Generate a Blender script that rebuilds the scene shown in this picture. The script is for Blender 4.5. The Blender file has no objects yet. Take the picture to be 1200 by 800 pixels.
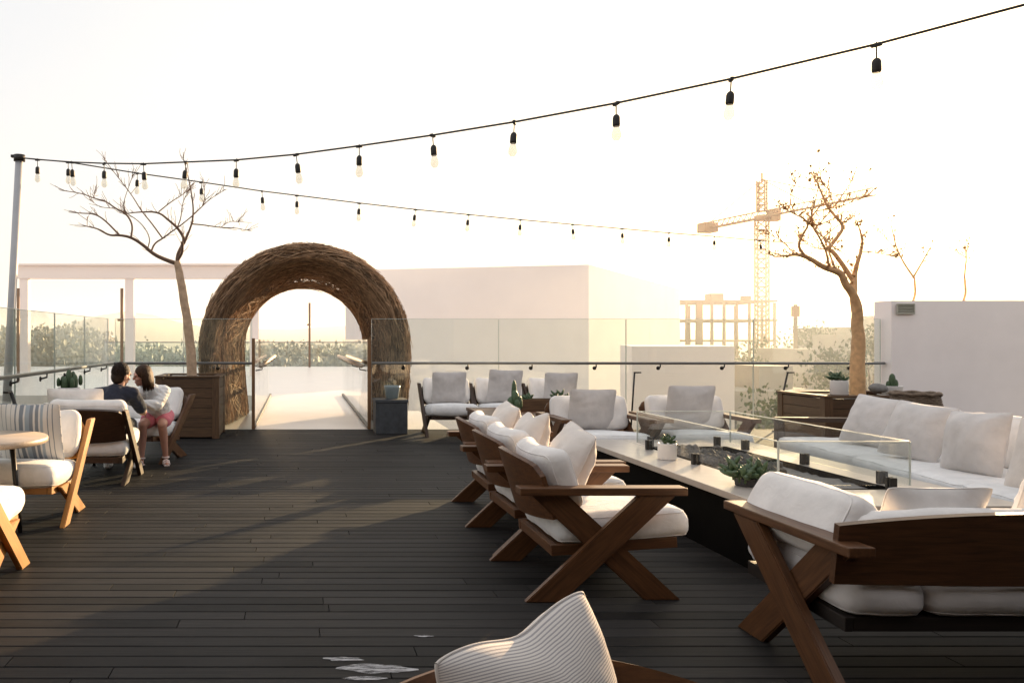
import bpy, bmesh, math, random
from mathutils import Vector, Matrix, Euler, noise, Quaternion
random.seed(7)
R = math.radians
scene = bpy.context.scene
COL = scene.collection
PI = math.pi

# ------------------------------------------------------------------ sun and sky
SUN_AZ, SUN_EL = R(39), R(9)
SUN_DIR = Vector((math.sin(SUN_AZ)*math.cos(SUN_EL), math.cos(SUN_AZ)*math.cos(SUN_EL), math.sin(SUN_EL)))

def setup_light():
    w = bpy.data.worlds.new("World"); scene.world = w; w.use_nodes = True
    nt = w.node_tree; N = nt.nodes; L = nt.links; N.clear()
    out = N.new('ShaderNodeOutputWorld')
    sky = N.new('ShaderNodeTexSky'); sky.sky_type = 'NISHITA'; sky.sun_disc = False
    sky.sun_elevation = SUN_EL; sky.sun_rotation = SUN_AZ
    sky.dust_density = 4.0; sky.air_density = 1.0; sky.ozone_density = 1.0
    bg = N.new('ShaderNodeBackground'); bg.inputs[1].default_value = 0.05
    L.new(sky.outputs[0], bg.inputs[0])
    # bright hazy overcast veil of the evening sky: pale everywhere, warmer towards the sun and the horizon
    tc = N.new('ShaderNodeTexCoord')
    dot = N.new('ShaderNodeVectorMath'); dot.operation = 'DOT_PRODUCT'; dot.inputs[1].default_value = SUN_DIR
    L.new(tc.outputs['Generated'], dot.inputs[0])
    mr = N.new('ShaderNodeMapRange'); mr.inputs[1].default_value = -1; mr.inputs[2].default_value = 1
    L.new(dot.outputs['Value'], mr.inputs[0])
    cr = N.new('ShaderNodeValToRGB'); e = cr.color_ramp.elements
    e[0].position = 0.0; e[0].color = (1.0, 0.965, 0.95, 1)
    e[1].position = 1.0; e[1].color = (1.0, 0.93, 0.80, 1)
    for p, c in ((0.45, (0.95, 0.93, 0.94, 1)), (0.70, (0.80, 0.795, 0.80, 1)), (0.8, (0.84, 0.825, 0.81, 1)), (0.93, (0.97, 0.93, 0.86, 1))):
        q = e.new(p); q.color = c
    L.new(mr.outputs[0], cr.inputs[0])
    sep = N.new('ShaderNodeSeparateXYZ'); L.new(tc.outputs['Generated'], sep.inputs[0])
    hz = N.new('ShaderNodeMapRange'); hz.inputs[1].default_value = 0.0; hz.inputs[2].default_value = 0.30
    hz.inputs[3].default_value = 1.0; hz.inputs[4].default_value = 0.0
    L.new(sep.outputs[2], hz.inputs[0])
    mx = N.new('ShaderNodeMixRGB'); mx.blend_type = 'MULTIPLY'; mx.inputs[2].default_value = (1.0, 0.965, 0.925, 1)
    L.new(hz.outputs[0], mx.inputs[0]); L.new(cr.outputs[0], mx.inputs[1])
    bg2 = N.new('ShaderNodeBackground'); bg2.inputs[1].default_value = 1.0
    L.new(mx.outputs[0], bg2.inputs[0])
    add = N.new('ShaderNodeAddShader'); L.new(bg.outputs[0], add.inputs[0]); L.new(bg2.outputs[0], add.inputs[1])
    L.new(add.outputs[0], out.inputs[0])
    s = bpy.data.lights.new("sun", 'SUN'); s.energy = 17.0; s.angle = R(0.6); s.color = (1.0, 0.68, 0.38)
    so = bpy.data.objects.new("sun", s); COL.objects.link(so)
    so.rotation_euler = (-SUN_DIR).to_track_quat('-Z', 'Y').to_euler(); so.location = (30, 40, 20)
setup_light()

cam = bpy.data.cameras.new("camera"); camo = bpy.data.objects.new("camera", cam); COL.objects.link(camo)
camo.location = (0, 0, 1.43); camo.rotation_euler = (R(90), 0, 0)
cam.sensor_width = 36; cam.lens = 28.5; cam.shift_x = 250/1200; cam.shift_y = -3/1200
cam.clip_end = 4000; cam.clip_start = 0.05
scene.camera = camo
scene.view_settings.view_transform = 'Standard'; scene.view_settings.look = 'None'
scene.view_settings.exposure = 0; scene.view_settings.gamma = 1
cy = scene.cycles
try:
    cy.use_denoising = True
    cy.denoiser = 'OPENIMAGEDENOISE'
except Exception: pass
cy.max_bounces = 8; cy.diffuse_bounces = 4; cy.glossy_bounces = 3; cy.transparent_max_bounces = 24
cy.transmission_bounces = 6; cy.volume_bounces = 1; cy.caustics_reflective = False; cy.caustics_refractive = False
cy.sample_clamp_indirect = 6

# ------------------------------------------------------------------ materials
def nmat(name):
    m = bpy.data.materials.new(name); m.use_nodes = True
    nt = m.node_tree; b = nt.nodes['Principled BSDF']
    return m, nt, b
def ramp(nt, cols):
    r = nt.nodes.new('ShaderNodeValToRGB'); e = r.color_ramp.elements
    e[0].position, e[0].color = cols[0][0], (*cols[0][1], 1)
    e[1].position, e[1].color = cols[-1][0], (*cols[-1][1], 1)
    for p, c in cols[1:-1]:
        q = e.new(p); q.color = (*c, 1)
    return r
def tex_noise(nt, vec, scale, detail=4, rough=0.55, dist=0.0):
    n = nt.nodes.new('ShaderNodeTexNoise'); n.inputs['Scale'].default_value = scale
    n.inputs['Detail'].default_value = detail; n.inputs['Roughness'].default_value = rough
    n.inputs['Distortion'].default_value = dist
    if vec: nt.links.new(vec, n.inputs['Vector'])
    return n
def mapping(nt, vec, scale=(1,1,1), rot=(0,0,0)):
    m = nt.nodes.new('ShaderNodeMapping'); m.inputs['Scale'].default_value = scale; m.inputs['Rotation'].default_value = rot
    nt.links.new(vec, m.inputs['Vector']); return m
def bump(nt, h, b, strength=0.2, dist=0.01):
    n = nt.nodes.new('ShaderNodeBump'); n.inputs['Strength'].default_value = strength; n.inputs['Distance'].default_value = dist
    nt.links.new(h, n.inputs['Height']); nt.links.new(n.outputs[0], b.inputs['Normal']); return n
def attr(nt, name='gco'):
    a = nt.nodes.new('ShaderNodeAttribute'); a.attribute_name = name; return a.outputs['Vector']
def objco(nt):
    return nt.nodes.new('ShaderNodeTexCoord').outputs['Object']

def mat_wood(name, dark, light, rough=0.5, scale=1.0):
    m, nt, b = nmat(name); L = nt.links
    v = attr(nt)
    mp = mapping(nt, v, (1.6*scale, 22*scale, 22*scale))
    n1 = tex_noise(nt, mp.outputs[0], 3.0, 6, 0.6, 0.6)
    mp2 = mapping(nt, v, (3*scale, 120*scale, 120*scale))
    n2 = tex_noise(nt, mp2.outputs[0], 3.0, 3, 0.6)
    r = ramp(nt, [(0.3, dark), (0.7, light)])
    L.new(n1.outputs[0], r.inputs[0])
    geo = nt.nodes.new('ShaderNodeNewGeometry')
    hsv = nt.nodes.new('ShaderNodeHueSaturation')
    mr = nt.nodes.new('ShaderNodeMapRange'); mr.inputs[3].default_value = 0.8; mr.inputs[4].default_value = 1.18
    L.new(geo.outputs['Random Per Island'], mr.inputs[0]); L.new(mr.outputs[0], hsv.inputs['Value'])
    mixf = nt.nodes.new('ShaderNodeMixRGB'); mixf.blend_type = 'MULTIPLY'; mixf.inputs[0].default_value = 0.45
    L.new(r.outputs[0], mixf.inputs[1]); L.new(n2.outputs[0], mixf.inputs[2])
    L.new(mixf.outputs[0], hsv.inputs['Color']); L.new(hsv.outputs[0], b.inputs['Base Color'])
    b.inputs['Roughness'].default_value = rough
    bump(nt, n2.outputs[0], b, 0.25, 0.002)
    return m
def mat_fabric(name, col, var=0.08, weave=900):
    m, nt, b = nmat(name); L = nt.links
    v = objco(nt)
    n = tex_noise(nt, v, 7, 4, 0.6)
    c2 = tuple(x*(1-var*2.2) for x in col)
    r = ramp(nt, [(0.3, c2), (0.7, col)]); L.new(n.outputs[0], r.inputs[0]); L.new(r.outputs[0], b.inputs['Base Color'])
    b.inputs['Roughness'].default_value = 0.95
    try: b.inputs['Sheen Weight'].default_value = 0.15
    except Exception: pass
    w = tex_noise(nt, v, weave*0.5, 2, 0.7)
    big = tex_noise(nt, v, 14, 3, 0.5, 0.8)
    ad = nt.nodes.new('ShaderNodeMath'); ad.operation = 'MULTIPLY_ADD'; ad.inputs[1].default_value = 0.18
    L.new(w.outputs[0], ad.inputs[0]); L.new(big.outputs[0], ad.inputs[2])
    bump(nt, ad.outputs[0], b, 0.45, 0.010)
    return m
def mat_plain(name, col, rough=0.6, metal=0.0, var=0.1, nscale=6, bmp=0.0, spec=None):
    m, nt, b = nmat(name); L = nt.links
    n = tex_noise(nt, objco(nt), nscale, 5, 0.6)
    c2 = tuple(x*(1-var) for x in col); c1 = tuple(min(1, x*(1+var*0.6)) for x in col)
    r = ramp(nt, [(0.3, c2), (0.7, c1)]); L.new(n.outputs[0], r.inputs[0]); L.new(r.outputs[0], b.inputs['Base Color'])
    b.inputs['Roughness'].default_value = rough; b.inputs['Metallic'].default_value = metal
    if spec is not None: b.inputs['Specular IOR Level'].default_value = spec
    if bmp: bump(nt, n.outputs[0], b, bmp, 0.01)
    return m
def mat_glass(name, tint=(0.93, 0.96, 0.95), refl=1.0, smudge=0.05):
    m = bpy.data.materials.new(name); m.use_nodes = True
    nt = m.node_tree; N = nt.nodes; L = nt.links; N.clear()
    out = N.new('ShaderNodeOutputMaterial')
    tr = N.new('ShaderNodeBsdfTransparent'); tr.inputs[0].default_value = (*tint, 1)
    gl = N.new('ShaderNodeBsdfGlossy'); gl.inputs['Roughness'].default_value = 0.02; gl.inputs[0].default_value = (refl, refl, refl, 1)
    fc = N.new('ShaderNodeLayerWeight'); fc.inputs[0].default_value = 0.5
    pw = N.new('ShaderNodeMath'); pw.operation = 'POWER'; pw.inputs[1].default_value = 5.0; L.new(fc.outputs['Facing'], pw.inputs[0])
    lw = N.new('ShaderNodeMath'); lw.operation = 'MULTIPLY_ADD'; lw.inputs[1].default_value = 0.80; lw.inputs[2].default_value = 0.035; L.new(pw.outputs[0], lw.inputs[0])
    mx = N.new('ShaderNodeMixShader'); L.new(lw.outputs[0], mx.inputs[0]); L.new(tr.outputs[0], mx.inputs[1]); L.new(gl.outputs[0], mx.inputs[2])
    df = N.new('ShaderNodeBsdfDiffuse'); df.inputs[0].default_value = (0.8, 0.82, 0.8, 1)
    ns = N.new('ShaderNodeTexNoise'); ns.inputs['Scale'].default_value = 2.3; ns.inputs['Detail'].default_value = 6
    tc = N.new('ShaderNodeTexCoord'); L.new(tc.outputs['Object'], ns.inputs['Vector'])
    ml = N.new('ShaderNodeMath'); ml.operation = 'MULTIPLY'; ml.inputs[1].default_value = smudge; L.new(ns.outputs[0], ml.inputs[0])
    mx2 = N.new('ShaderNodeMixShader'); L.new(ml.outputs[0], mx2.inputs[0]); L.new(mx.outputs[0], mx2.inputs[1]); L.new(df.outputs[0], mx2.inputs[2])
    L.new(mx2.outputs[0], out.inputs[0])
    return m
def mat_stripes(name, cols, scale, axis=0):
    """stripes across gco.x: cols = list of (pos, colour) repeated"""
    m, nt, b = nmat(name); L = nt.links
    v = attr(nt); sp = nt.nodes.new('ShaderNodeSeparateXYZ'); L.new(v, sp.inputs[0])
    mu = nt.nodes.new('ShaderNodeMath'); mu.operation = 'MULTIPLY'; mu.inputs[1].default_value = scale; L.new(sp.outputs[axis], mu.inputs[0])
    fr = nt.nodes.new('ShaderNodeMath'); fr.operation = 'FRACT'; L.new(mu.outputs[0], fr.inputs[0])
    r = ramp(nt, cols); r.color_ramp.interpolation = 'CONSTANT'; L.new(fr.outputs[0], r.inputs[0]); L.new(r.outputs[0], b.inputs['Base Color'])
    b.inputs['Roughness'].default_value = 0.95
    n = tex_noise(nt, objco(nt), 300, 2); bump(nt, n.outputs[0], b, 0.25, 0.003)
    return m

def mat_deck():
    m, nt, b = nmat('deck_boards'); L = nt.links
    v = attr(nt)
    geo = nt.nodes.new('ShaderNodeNewGeometry')
    mp = mapping(nt, v, (1.2, 30, 30)); n1 = tex_noise(nt, mp.outputs[0], 3, 5, 0.65, 0.4)
    mp2 = mapping(nt, v, (0.8, 0.8, 0.8)); n2 = tex_noise(nt, mp2.outputs[0], 1.1, 6, 0.62)
    r = ramp(nt, [(0.25, (0.0075, 0.0070, 0.0070)), (0.75, (0.0255, 0.0230, 0.0220))]); L.new(n1.outputs[0], r.inputs[0])
    hsv = nt.nodes.new('ShaderNodeHueSaturation')
    mr = nt.nodes.new('ShaderNodeMapRange'); mr.inputs[3].default_value = 0.4; mr.inputs[4].default_value = 1.6
    L.new(geo.outputs['Random Per Island'], mr.inputs[0]); L.new(mr.outputs[0], hsv.inputs['Value'])
    L.new(r.outputs[0], hsv.inputs['Color'])
    mx = nt.nodes.new('ShaderNodeMixRGB'); mx.blend_type = 'MIX'; mx.inputs[2].default_value = (0.034, 0.032, 0.031, 1)
    r2 = ramp(nt, [(0.44, (0, 0, 0)), (0.72, (0.75, 0.75, 0.75))]); L.new(n2.outputs[0], r2.inputs[0])
    L.new(r2.outputs[0], mx.inputs[0]); L.new(hsv.outputs[0], mx.inputs[1]); L.new(mx.outputs[0], b.inputs['Base Color'])
    rr = nt.nodes.new('ShaderNodeMapRange'); rr.inputs[3].default_value = 0.48; rr.inputs[4].default_value = 0.8
    L.new(n2.outputs[0], rr.inputs[0]); L.new(rr.outputs[0], b.inputs['Roughness'])
    b.inputs['Specular IOR Level'].default_value = 0.13
    # fine ribs along the board
    sp = nt.nodes.new('ShaderNodeSeparateXYZ'); L.new(v, sp.inputs[0])
    wv = nt.nodes.new('ShaderNodeMath'); wv.operation = 'MULTIPLY'; wv.inputs[1].default_value = 2*PI/0.012; L.new(sp.outputs[1], wv.inputs[0])
    sn = nt.nodes.new('ShaderNodeMath'); sn.operation = 'SINE'; L.new(wv.outputs[0], sn.inputs[0])
    ad = nt.nodes.new('ShaderNodeMath'); ad.operation = 'MULTIPLY_ADD'; ad.inputs[1].default_value = 0.25
    L.new(sn.outputs[0], ad.inputs[0]); L.new(n1.outputs[0], ad.inputs[2])
    bump(nt, ad.outputs[0], b, 0.35, 0.003)
    return m

M = {}
M['teak'] = mat_wood('teak', (0.066, 0.025, 0.0085), (0.165, 0.070, 0.026), 0.45)
M['teak_sunlit'] = mat_wood('sunlit_teak', (0.34, 0.135, 0.022), (0.54, 0.235, 0.045), 0.5)  # the sun's orange light is put into this wood colour
M['teak_dark'] = mat_wood('dark_teak', (0.028, 0.014, 0.008), (0.075, 0.037, 0.019), 0.5)
M['teak_deep'] = mat_wood('deep_teak', (0.056, 0.023, 0.0095), (0.145, 0.063, 0.026), 0.42)
M['shade_wood'] = mat_wood('shaded_wood', (0.006, 0.004, 0.003), (0.020, 0.012, 0.008), 0.6)  # near black: shade under the loveseat put into the wood colour
M['slat'] = mat_wood('planter_slats', (0.075, 0.038, 0.018), (0.17, 0.09, 0.042), 0.55)
M['oak'] = mat_wood('pale_table_wood', (0.42, 0.33, 0.25), (0.62, 0.52, 0.42), 0.4)
M['handrail_wood'] = mat_wood('handrail_wood', (0.45, 0.36, 0.27), (0.7, 0.58, 0.45), 0.5)
M['white_fabric'] = mat_fabric('offwhite_canvas', (0.82, 0.79, 0.765))
M['seat_fabric'] = mat_fabric('white_canvas', (0.80, 0.80, 0.80))
M['linen'] = mat_fabric('shaded_linen', (0.62, 0.59, 0.575), 0.08)
M['cream'] = mat_fabric('cream_linen', (0.72, 0.66, 0.61), 0.07)
S0 = (0.66, 0.645, 0.62); S1 = (0.22, 0.25, 0.29); S2 = (0.33, 0.39, 0.45)
M['stripe'] = mat_stripes('blue_grey_stripes', [(0, S0), (0.10, S1), (0.115, S0), (0.17, S1), (0.185, S0), (0.25, S2), (0.29, S0), (0.32, S1), (0.37, S0),
    (0.40, S1), (0.455, S2), (0.52, S0), (0.55, S1), (0.61, S0), (0.66, S1), (0.68, S0), (0.74, S1), (0.75, S0), (0.82, S1), (0.83, S0), (0.90, S1), (0.91, S0)], 1.0)
M['pinstripe'] = mat_stripes('pinstripe_canvas', [(0, (0.70, 0.655, 0.62)), (0.60, (0.36, 0.34, 0.345)), (1.0, (0.36, 0.34, 0.345))], 84.0, 1)
M['deck'] = mat_deck()
M['deck_under'] = mat_plain('deck_substructure', (0.012, 0.011, 0.011), 0.9)
M['black'] = mat_plain('black_panel', (0.004, 0.004, 0.004), 0.7, var=0.3, spec=0.05)
M['table_top'] = mat_plain('honed_stone_top', (0.46, 0.42, 0.38), 0.30, var=0.12, nscale=9)
M['steel'] = mat_plain('dull_steel', (0.20, 0.21, 0.215), 0.35, 0.9)
M['dark_metal'] = mat_plain('dark_bronze_metal', (0.035, 0.033, 0.032), 0.45, 0.6)
M['bronze'] = mat_plain('bronze_post', (0.22, 0.12, 0.06), 0.5, 0.3)
M['pole'] = mat_plain('grey_pole_paint', (0.42, 0.43, 0.45), 0.5, 0.1)
M['rubber'] = mat_plain('black_rubber', (0.012, 0.012, 0.012), 0.6)
M['cable'] = mat_plain('cable_sheath', (0.02, 0.018, 0.016), 0.6)
M['glass'] = mat_glass('balustrade_glass', (0.93, 0.965, 0.95))
M['clear_glass'] = mat_glass('clear_guard_glass', (0.965, 0.975, 0.97), smudge=0.03)
def mat_glass_edge(name, col):
    m, nt, b = nmat(name); b.inputs['Base Color'].default_value = (*col, 1); b.inputs['Roughness'].default_value = 0.15
    try: b.inputs['Transmission Weight'].default_value = 0.3
    except Exception: pass
    n = tex_noise(nt, objco(nt), 20, 2); bump(nt, n.outputs[0], b, 0.05, 0.002)
    return m
M['glass_edge'] = mat_glass_edge('polished_glass_edge', (0.75, 0.82, 0.78))
M['bulb'] = mat_glass('bulb_glass', (0.95, 0.93, 0.88), smudge=0.35)
M['plaster'] = mat_plain('white_plaster', (0.90, 0.835, 0.80), 0.9, var=0.035, nscale=0.5, bmp=0.02)
M['plaster_pink'] = mat_plain('warm_plaster', (0.86, 0.755, 0.70), 0.9, var=0.035, nscale=0.5)
M['plaster_wall'] = mat_plain('white_wall_paint', (0.92, 0.865, 0.85), 0.9, var=0.05, nscale=1.3, bmp=0.03)
M['terrace'] = mat_plain('pale_terrace_tile', (0.80, 0.74, 0.68), 0.35, var=0.06, nscale=1.5)
M['ceramic'] = mat_plain('white_ceramic', (0.80, 0.79, 0.78), 0.35, var=0.03)
M['concrete_dark'] = mat_plain('charcoal_concrete', (0.05, 0.055, 0.062), 0.8, var=0.3, nscale=14, bmp=0.1)
M['pot_blue'] = mat_plain('blue_grey_glaze', (0.22, 0.27, 0.28), 0.4, var=0.2)
M['soil'] = mat_plain('soil', (0.03, 0.022, 0.016), 0.95, var=0.4, nscale=40, bmp=0.3)
M['rock'] = mat_plain('lava_rock', (0.085, 0.08, 0.075), 0.9, var=0.5, nscale=30, bmp=0.6)
M['ash'] = mat_plain('grey_ash', (0.20, 0.195, 0.185), 0.95, var=0.3, nscale=25, bmp=0.4)
M['leaf'] = mat_plain('succulent_leaf', (0.055, 0.10, 0.045), 0.5, var=0.4, nscale=20)
M['leaf_blue'] = mat_plain('blue_green_leaf', (0.05, 0.12, 0.10), 0.5, var=0.4, nscale=20)
M['twig'] = mat_plain('dry_twigs', (0.42, 0.27, 0.16), 0.8, var=0.45, nscale=9)
def island_variation(m, lo, hi):
    nt = m.node_tree; b = nt.nodes['Principled BSDF']; src = b.inputs['Base Color'].links[0].from_socket
    g = nt.nodes.new('ShaderNodeNewGeometry'); h = nt.nodes.new('ShaderNodeHueSaturation'); mr = nt.nodes.new('ShaderNodeMapRange')
    mr.inputs[3].default_value = lo; mr.inputs[4].default_value = hi
    nt.links.new(g.outputs['Random Per Island'], mr.inputs[0]); nt.links.new(mr.outputs[0], h.inputs['Value'])
    nt.links.new(src, h.inputs['Color']); nt.links.new(h.outputs[0], b.inputs['Base Color'])
island_variation(M['twig'], 0.35, 1.45)
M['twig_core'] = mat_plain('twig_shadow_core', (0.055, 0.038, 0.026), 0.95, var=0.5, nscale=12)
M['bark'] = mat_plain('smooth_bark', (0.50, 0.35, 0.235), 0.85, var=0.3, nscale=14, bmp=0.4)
M['glare_bark'] = mat_plain('sunlit_bark', (0.60, 0.37, 0.19), 0.85, var=0.3, nscale=14, bmp=0.5)  # orange sun glare put into the bark colour
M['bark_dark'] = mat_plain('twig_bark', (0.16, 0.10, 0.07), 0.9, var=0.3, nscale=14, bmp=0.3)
M['basket'] = mat_plain('woven_basket', (0.17, 0.125, 0.09), 0.9, var=0.4, nscale=35, bmp=0.4)
M['crane'] = mat_plain('crane_steel', (0.34, 0.15, 0.035), 0.6, var=0.1)
M['frame_concrete'] = mat_plain('raw_concrete_frame', (0.20, 0.12, 0.06), 0.9, var=0.2, nscale=0.6)
M['city_wall'] = mat_plain('distant_wall', (0.42, 0.36, 0.30), 0.9, var=0.2, nscale=0.3)
M['city_window'] = mat_plain('distant_window', (0.08, 0.08, 0.08), 0.3)
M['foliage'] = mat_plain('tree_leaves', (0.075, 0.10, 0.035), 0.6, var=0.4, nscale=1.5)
M['glare_leaf'] = mat_plain('sun_glare_leaves', (0.36, 0.20, 0.05), 0.6, var=0.3)  # gold of the backlight glare put into the leaf colour
M['far_foliage'] = mat_plain('far_leaves', (0.38, 0.40, 0.33), 0.7, var=0.4, nscale=0.3)  # leaf colour paled to stand in for distance haze
M['ground'] = mat_plain('dry_ground', (0.17, 0.15, 0.10), 0.95, var=0.4, nscale=0.03)
M['hill'] = mat_plain('hill_scrub', (0.07, 0.085, 0.06), 0.95, var=0.3, nscale=0.02)
M['shade_wall_dark'] = mat_plain('dark_shade_wall', (0.06, 0.055, 0.05), 0.9)
M['vent'] = mat_plain('vent_green', (0.42, 0.42, 0.36), 0.6)
M['skin'] = mat_plain('skin', (0.52, 0.30, 0.22), 0.55, var=0.05)
M['skin_girl'] = mat_plain('girl_skin', (0.52, 0.27, 0.20), 0.55, var=0.05)
M['hair_dark'] = mat_plain('dark_brown_hair', (0.016, 0.009, 0.006), 0.6, spec=0.2, var=0.5, nscale=60, bmp=0.5)
M['hair_brown'] = mat_plain('brown_hair', (0.040, 0.020, 0.010), 0.6, spec=0.2, var=0.5, nscale=60, bmp=0.5)
M['navy'] = mat_fabric('navy_cotton', (0.010, 0.015, 0.035))
M['sweater'] = mat_fabric('white_knit', (0.78, 0.77, 0.76), 0.05, 300)
M['pink'] = mat_fabric('pink_cotton', (0.72, 0.20, 0.25), 0.12)
M['sandal'] = mat_plain('pale_sandal', (0.72, 0.60, 0.57), 0.6)
M['trouser'] = mat_fabric('dark_trouser', (0.02, 0.022, 0.03))
M['shoe'] = mat_plain('white_shoe', (0.7, 0.68, 0.66), 0.6)
M['eye'] = mat_plain('dark_eye', (0.02, 0.015, 0.012), 0.3)
def mat_glint(name, col):
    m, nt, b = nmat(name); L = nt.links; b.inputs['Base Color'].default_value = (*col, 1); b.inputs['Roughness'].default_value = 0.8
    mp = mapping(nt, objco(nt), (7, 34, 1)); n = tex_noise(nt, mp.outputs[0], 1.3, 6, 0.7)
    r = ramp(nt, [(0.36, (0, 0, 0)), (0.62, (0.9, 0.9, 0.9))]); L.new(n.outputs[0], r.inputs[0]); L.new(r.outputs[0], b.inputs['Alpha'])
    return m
M['deck_glint'] = mat_glint('painted_sun_glint', (0.50, 0.49, 0.50))  # pale broken colour standing in for sun glints on the deck

# ------------------------------------------------------------------ object helpers
def link(o, parent=None):
    COL.objects.link(o)
    if parent: o.parent = parent
    return o
def thing(name, label, cat, loc=(0,0,0), rz=0.0, group=None):
    o = bpy.data.objects.new(name, None); o.empty_display_size = 0.1; COL.objects.link(o)
    o.location = loc; o.rotation_euler = (0, 0, rz)
    o['label'] = label; o['category'] = cat
    if group: o['group'] = group
    return o
def tag(o, label=None, cat=None, group=None, kind=None):
    if label: o['label'] = label
    if cat: o['category'] = cat
    if group: o['group'] = group
    if kind: o['kind'] = kind
    return o
def copy_tree(o, parent=None):
    c = o.copy(); COL.objects.link(c)
    if parent: c.parent = parent
    for ch in list(o.children): copy_tree(ch, c)
    return c

class MB:
    """collects shapes into one mesh; keeps a grain coordinate per vertex"""
    def __init__(s): s.v = []; s.f = []; s.g = []; s.sm = []; s.mi = []
    def add(s, verts, faces, g=None, smooth=False, mi=0):
        n = len(s.v); s.v += [tuple(x) for x in verts]
        s.g += [tuple(x) for x in (g if g is not None else verts)]
        for f in faces:
            s.f.append(tuple(i+n for i in f)); s.sm.append(smooth); s.mi.append(mi)
    def box(s, size, mat=None, bevel=0.004, seg=2, mi=0):
        """box of given size centred at 0, long axis = grain, then transformed"""
        mat = mat or Matrix()
        bm = bmesh.new(); bmesh.ops.create_cube(bm, size=1.0)
        for v in bm.verts: v.co = Vector((v.co.x*size[0], v.co.y*size[1], v.co.z*size[2]))
        if bevel: bmesh.ops.bevel(bm, geom=list(bm.edges), offset=min(bevel, min(size)*0.45), segments=seg, affect='EDGES', profile=0.6)
        s._from_bm(bm, mat, mi=mi); bm.free()
    def _from_bm(s, bm, mat, smooth=False, longaxis=True, mi=0):
        bm.verts.ensure_lookup_table(); bm.verts.index_update()
        cos = [v.co.copy() for v in bm.verts]
        if longaxis and cos:
            ext = [max(c[i] for c in cos)-min(c[i] for c in cos) for i in range(3)]
            a = ext.index(max(ext))
        else: a = 0
        off = Vector((random.uniform(-9, 9), random.uniform(-9, 9), random.uniform(-9, 9)))
        g = [Vector((c[a], c[(a+1) % 3], c[(a+2) % 3]))+off for c in cos]
        s.add([mat @ c for c in cos], [[v.index for v in f.verts] for f in bm.faces], g, smooth, mi)
    def prism(s, poly, thick, mat=None, bevel=0.005, grain=None):
        """poly in local xz, extruded along y, centred"""
        mat = mat or Matrix()
        bm = bmesh.new()
        a = [bm.verts.new((x, -thick/2, z)) for x, z in poly]; b = [bm.verts.new((x, thick/2, z)) for x, z in poly]
        bm.faces.new(a); bm.faces.new(list(reversed(b)))
        n = len(poly)
        for i in range(n): bm.faces.new((a[i], b[i], b[(i+1) % n], a[(i+1) % n]))
        bmesh.ops.recalc_face_normals(bm, faces=bm.faces)
        if bevel: bmesh.ops.bevel(bm, geom=list(bm.edges), offset=bevel, segments=2, affect='EDGES')
        bm.verts.index_update()
        off = Vector((random.uniform(-9, 9), random.uniform(-9, 9), random.uniform(-9, 9)))
        d = Vector((grain[0], 0, grain[1])).normalized() if grain else Vector((1, 0, 0))
        p = Vector((-d.z, 0, d.x))
        s.add([mat @ v.co for v in bm.verts], [[v.index for v in f.verts] for f in bm.faces],
              [Vector((v.co.dot(d), v.co.y, v.co.dot(p)))+off for v in bm.verts])
        bm.free()
    def tube(s, pts, rad, sides=6, cap=True, smooth=True, mi=0):
        pts = [Vector(p) for p in pts]; n = len(pts)
        if not hasattr(rad, '__len__'): rad = [rad]*n
        vs = []; g = []; fs = []
        t0 = (pts[1]-pts[0]).normalized()
        up = Vector((0, 0, 1)) if abs(t0.z) < 0.9 else Vector((1, 0, 0))
        nrm = (up-t0*up.dot(t0)).normalized(); L = 0
        for i in range(n):
            t = (pts[min(i+1, n-1)]-pts[max(i-1, 0)])
            if t.length < 1e-9: t = t0
            t = t.normalized(); nrm = (nrm-t*nrm.dot(t))
            nrm = nrm.normalized() if nrm.length > 1e-6 else t.orthogonal().normalized()
            bn = t.cross(nrm)
            if i: L += (pts[i]-pts[i-1]).length
            for k in range(sides):
                a = 2*PI*k/sides
                vs.append(pts[i]+(nrm*math.cos(a)+bn*math.sin(a))*rad[i]); g.append((L, math.cos(a)*rad[i], math.sin(a)*rad[i]))
        for i in range(n-1):
            for k in range(sides):
                a = i*sides+k; b = i*sides+(k+1) % sides
                fs.append((a, b, b+sides, a+sides))
        if cap:
            fs.append(tuple(reversed(range(sides)))); fs.append(tuple((n-1)*sides+k for k in range(sides)))
        s.add(vs, fs, g, smooth, mi)
    def lathe(s, prof, seg=24, mat=None, smooth=True, mi=0):
        """profile [(r,z)...] bottom to top, open surface ends closed when r==0"""
        mat = mat or Matrix(); vs = []; fs = []
        n = len(prof)
        for r, z in prof:
            for k in range(seg):
                a = 2*PI*k/seg; vs.append(mat @ Vector((r*math.cos(a), r*math.sin(a), z)))
        for i in range(n-1):
            for k in range(seg):
                a = i*seg+k; b = i*seg+(k+1) % seg
                fs.append((a, b, b+seg, a+seg))
        if prof[0][0] > 1e-6: fs.append(tuple(reversed(range(seg))))
        s.add(vs, fs, None, smooth, mi)
    def build(s, name, mat, parent=None, loc=None):
        me = bpy.data.meshes.new(name); me.from_pydata(s.v, [], s.f)
        me.polygons.foreach_set('use_smooth', s.sm)
        mats = mat if isinstance(mat, (list, tuple)) else [mat]
        for m_ in mats: me.materials.append(m_)
        if len(mats) > 1: me.polygons.foreach_set('material_index', s.mi)
        at = me.attributes.new('gco', 'FLOAT_VECTOR', 'POINT')
        at.data.foreach_set('vector', [c for p in s.g for c in p])
        me.update()
        o = bpy.data.objects.new(name, me); link(o, parent)
        if loc: o.location = loc
        return o
def T(x=0, y=0, z=0, rx=0, ry=0, rz=0):
    return Matrix.Translation((x, y, z)) @ Euler((rx, ry, rz), 'XYZ').to_matrix().to_4x4()
def bx(c, size, **k):
    return size, T(*c)

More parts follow.
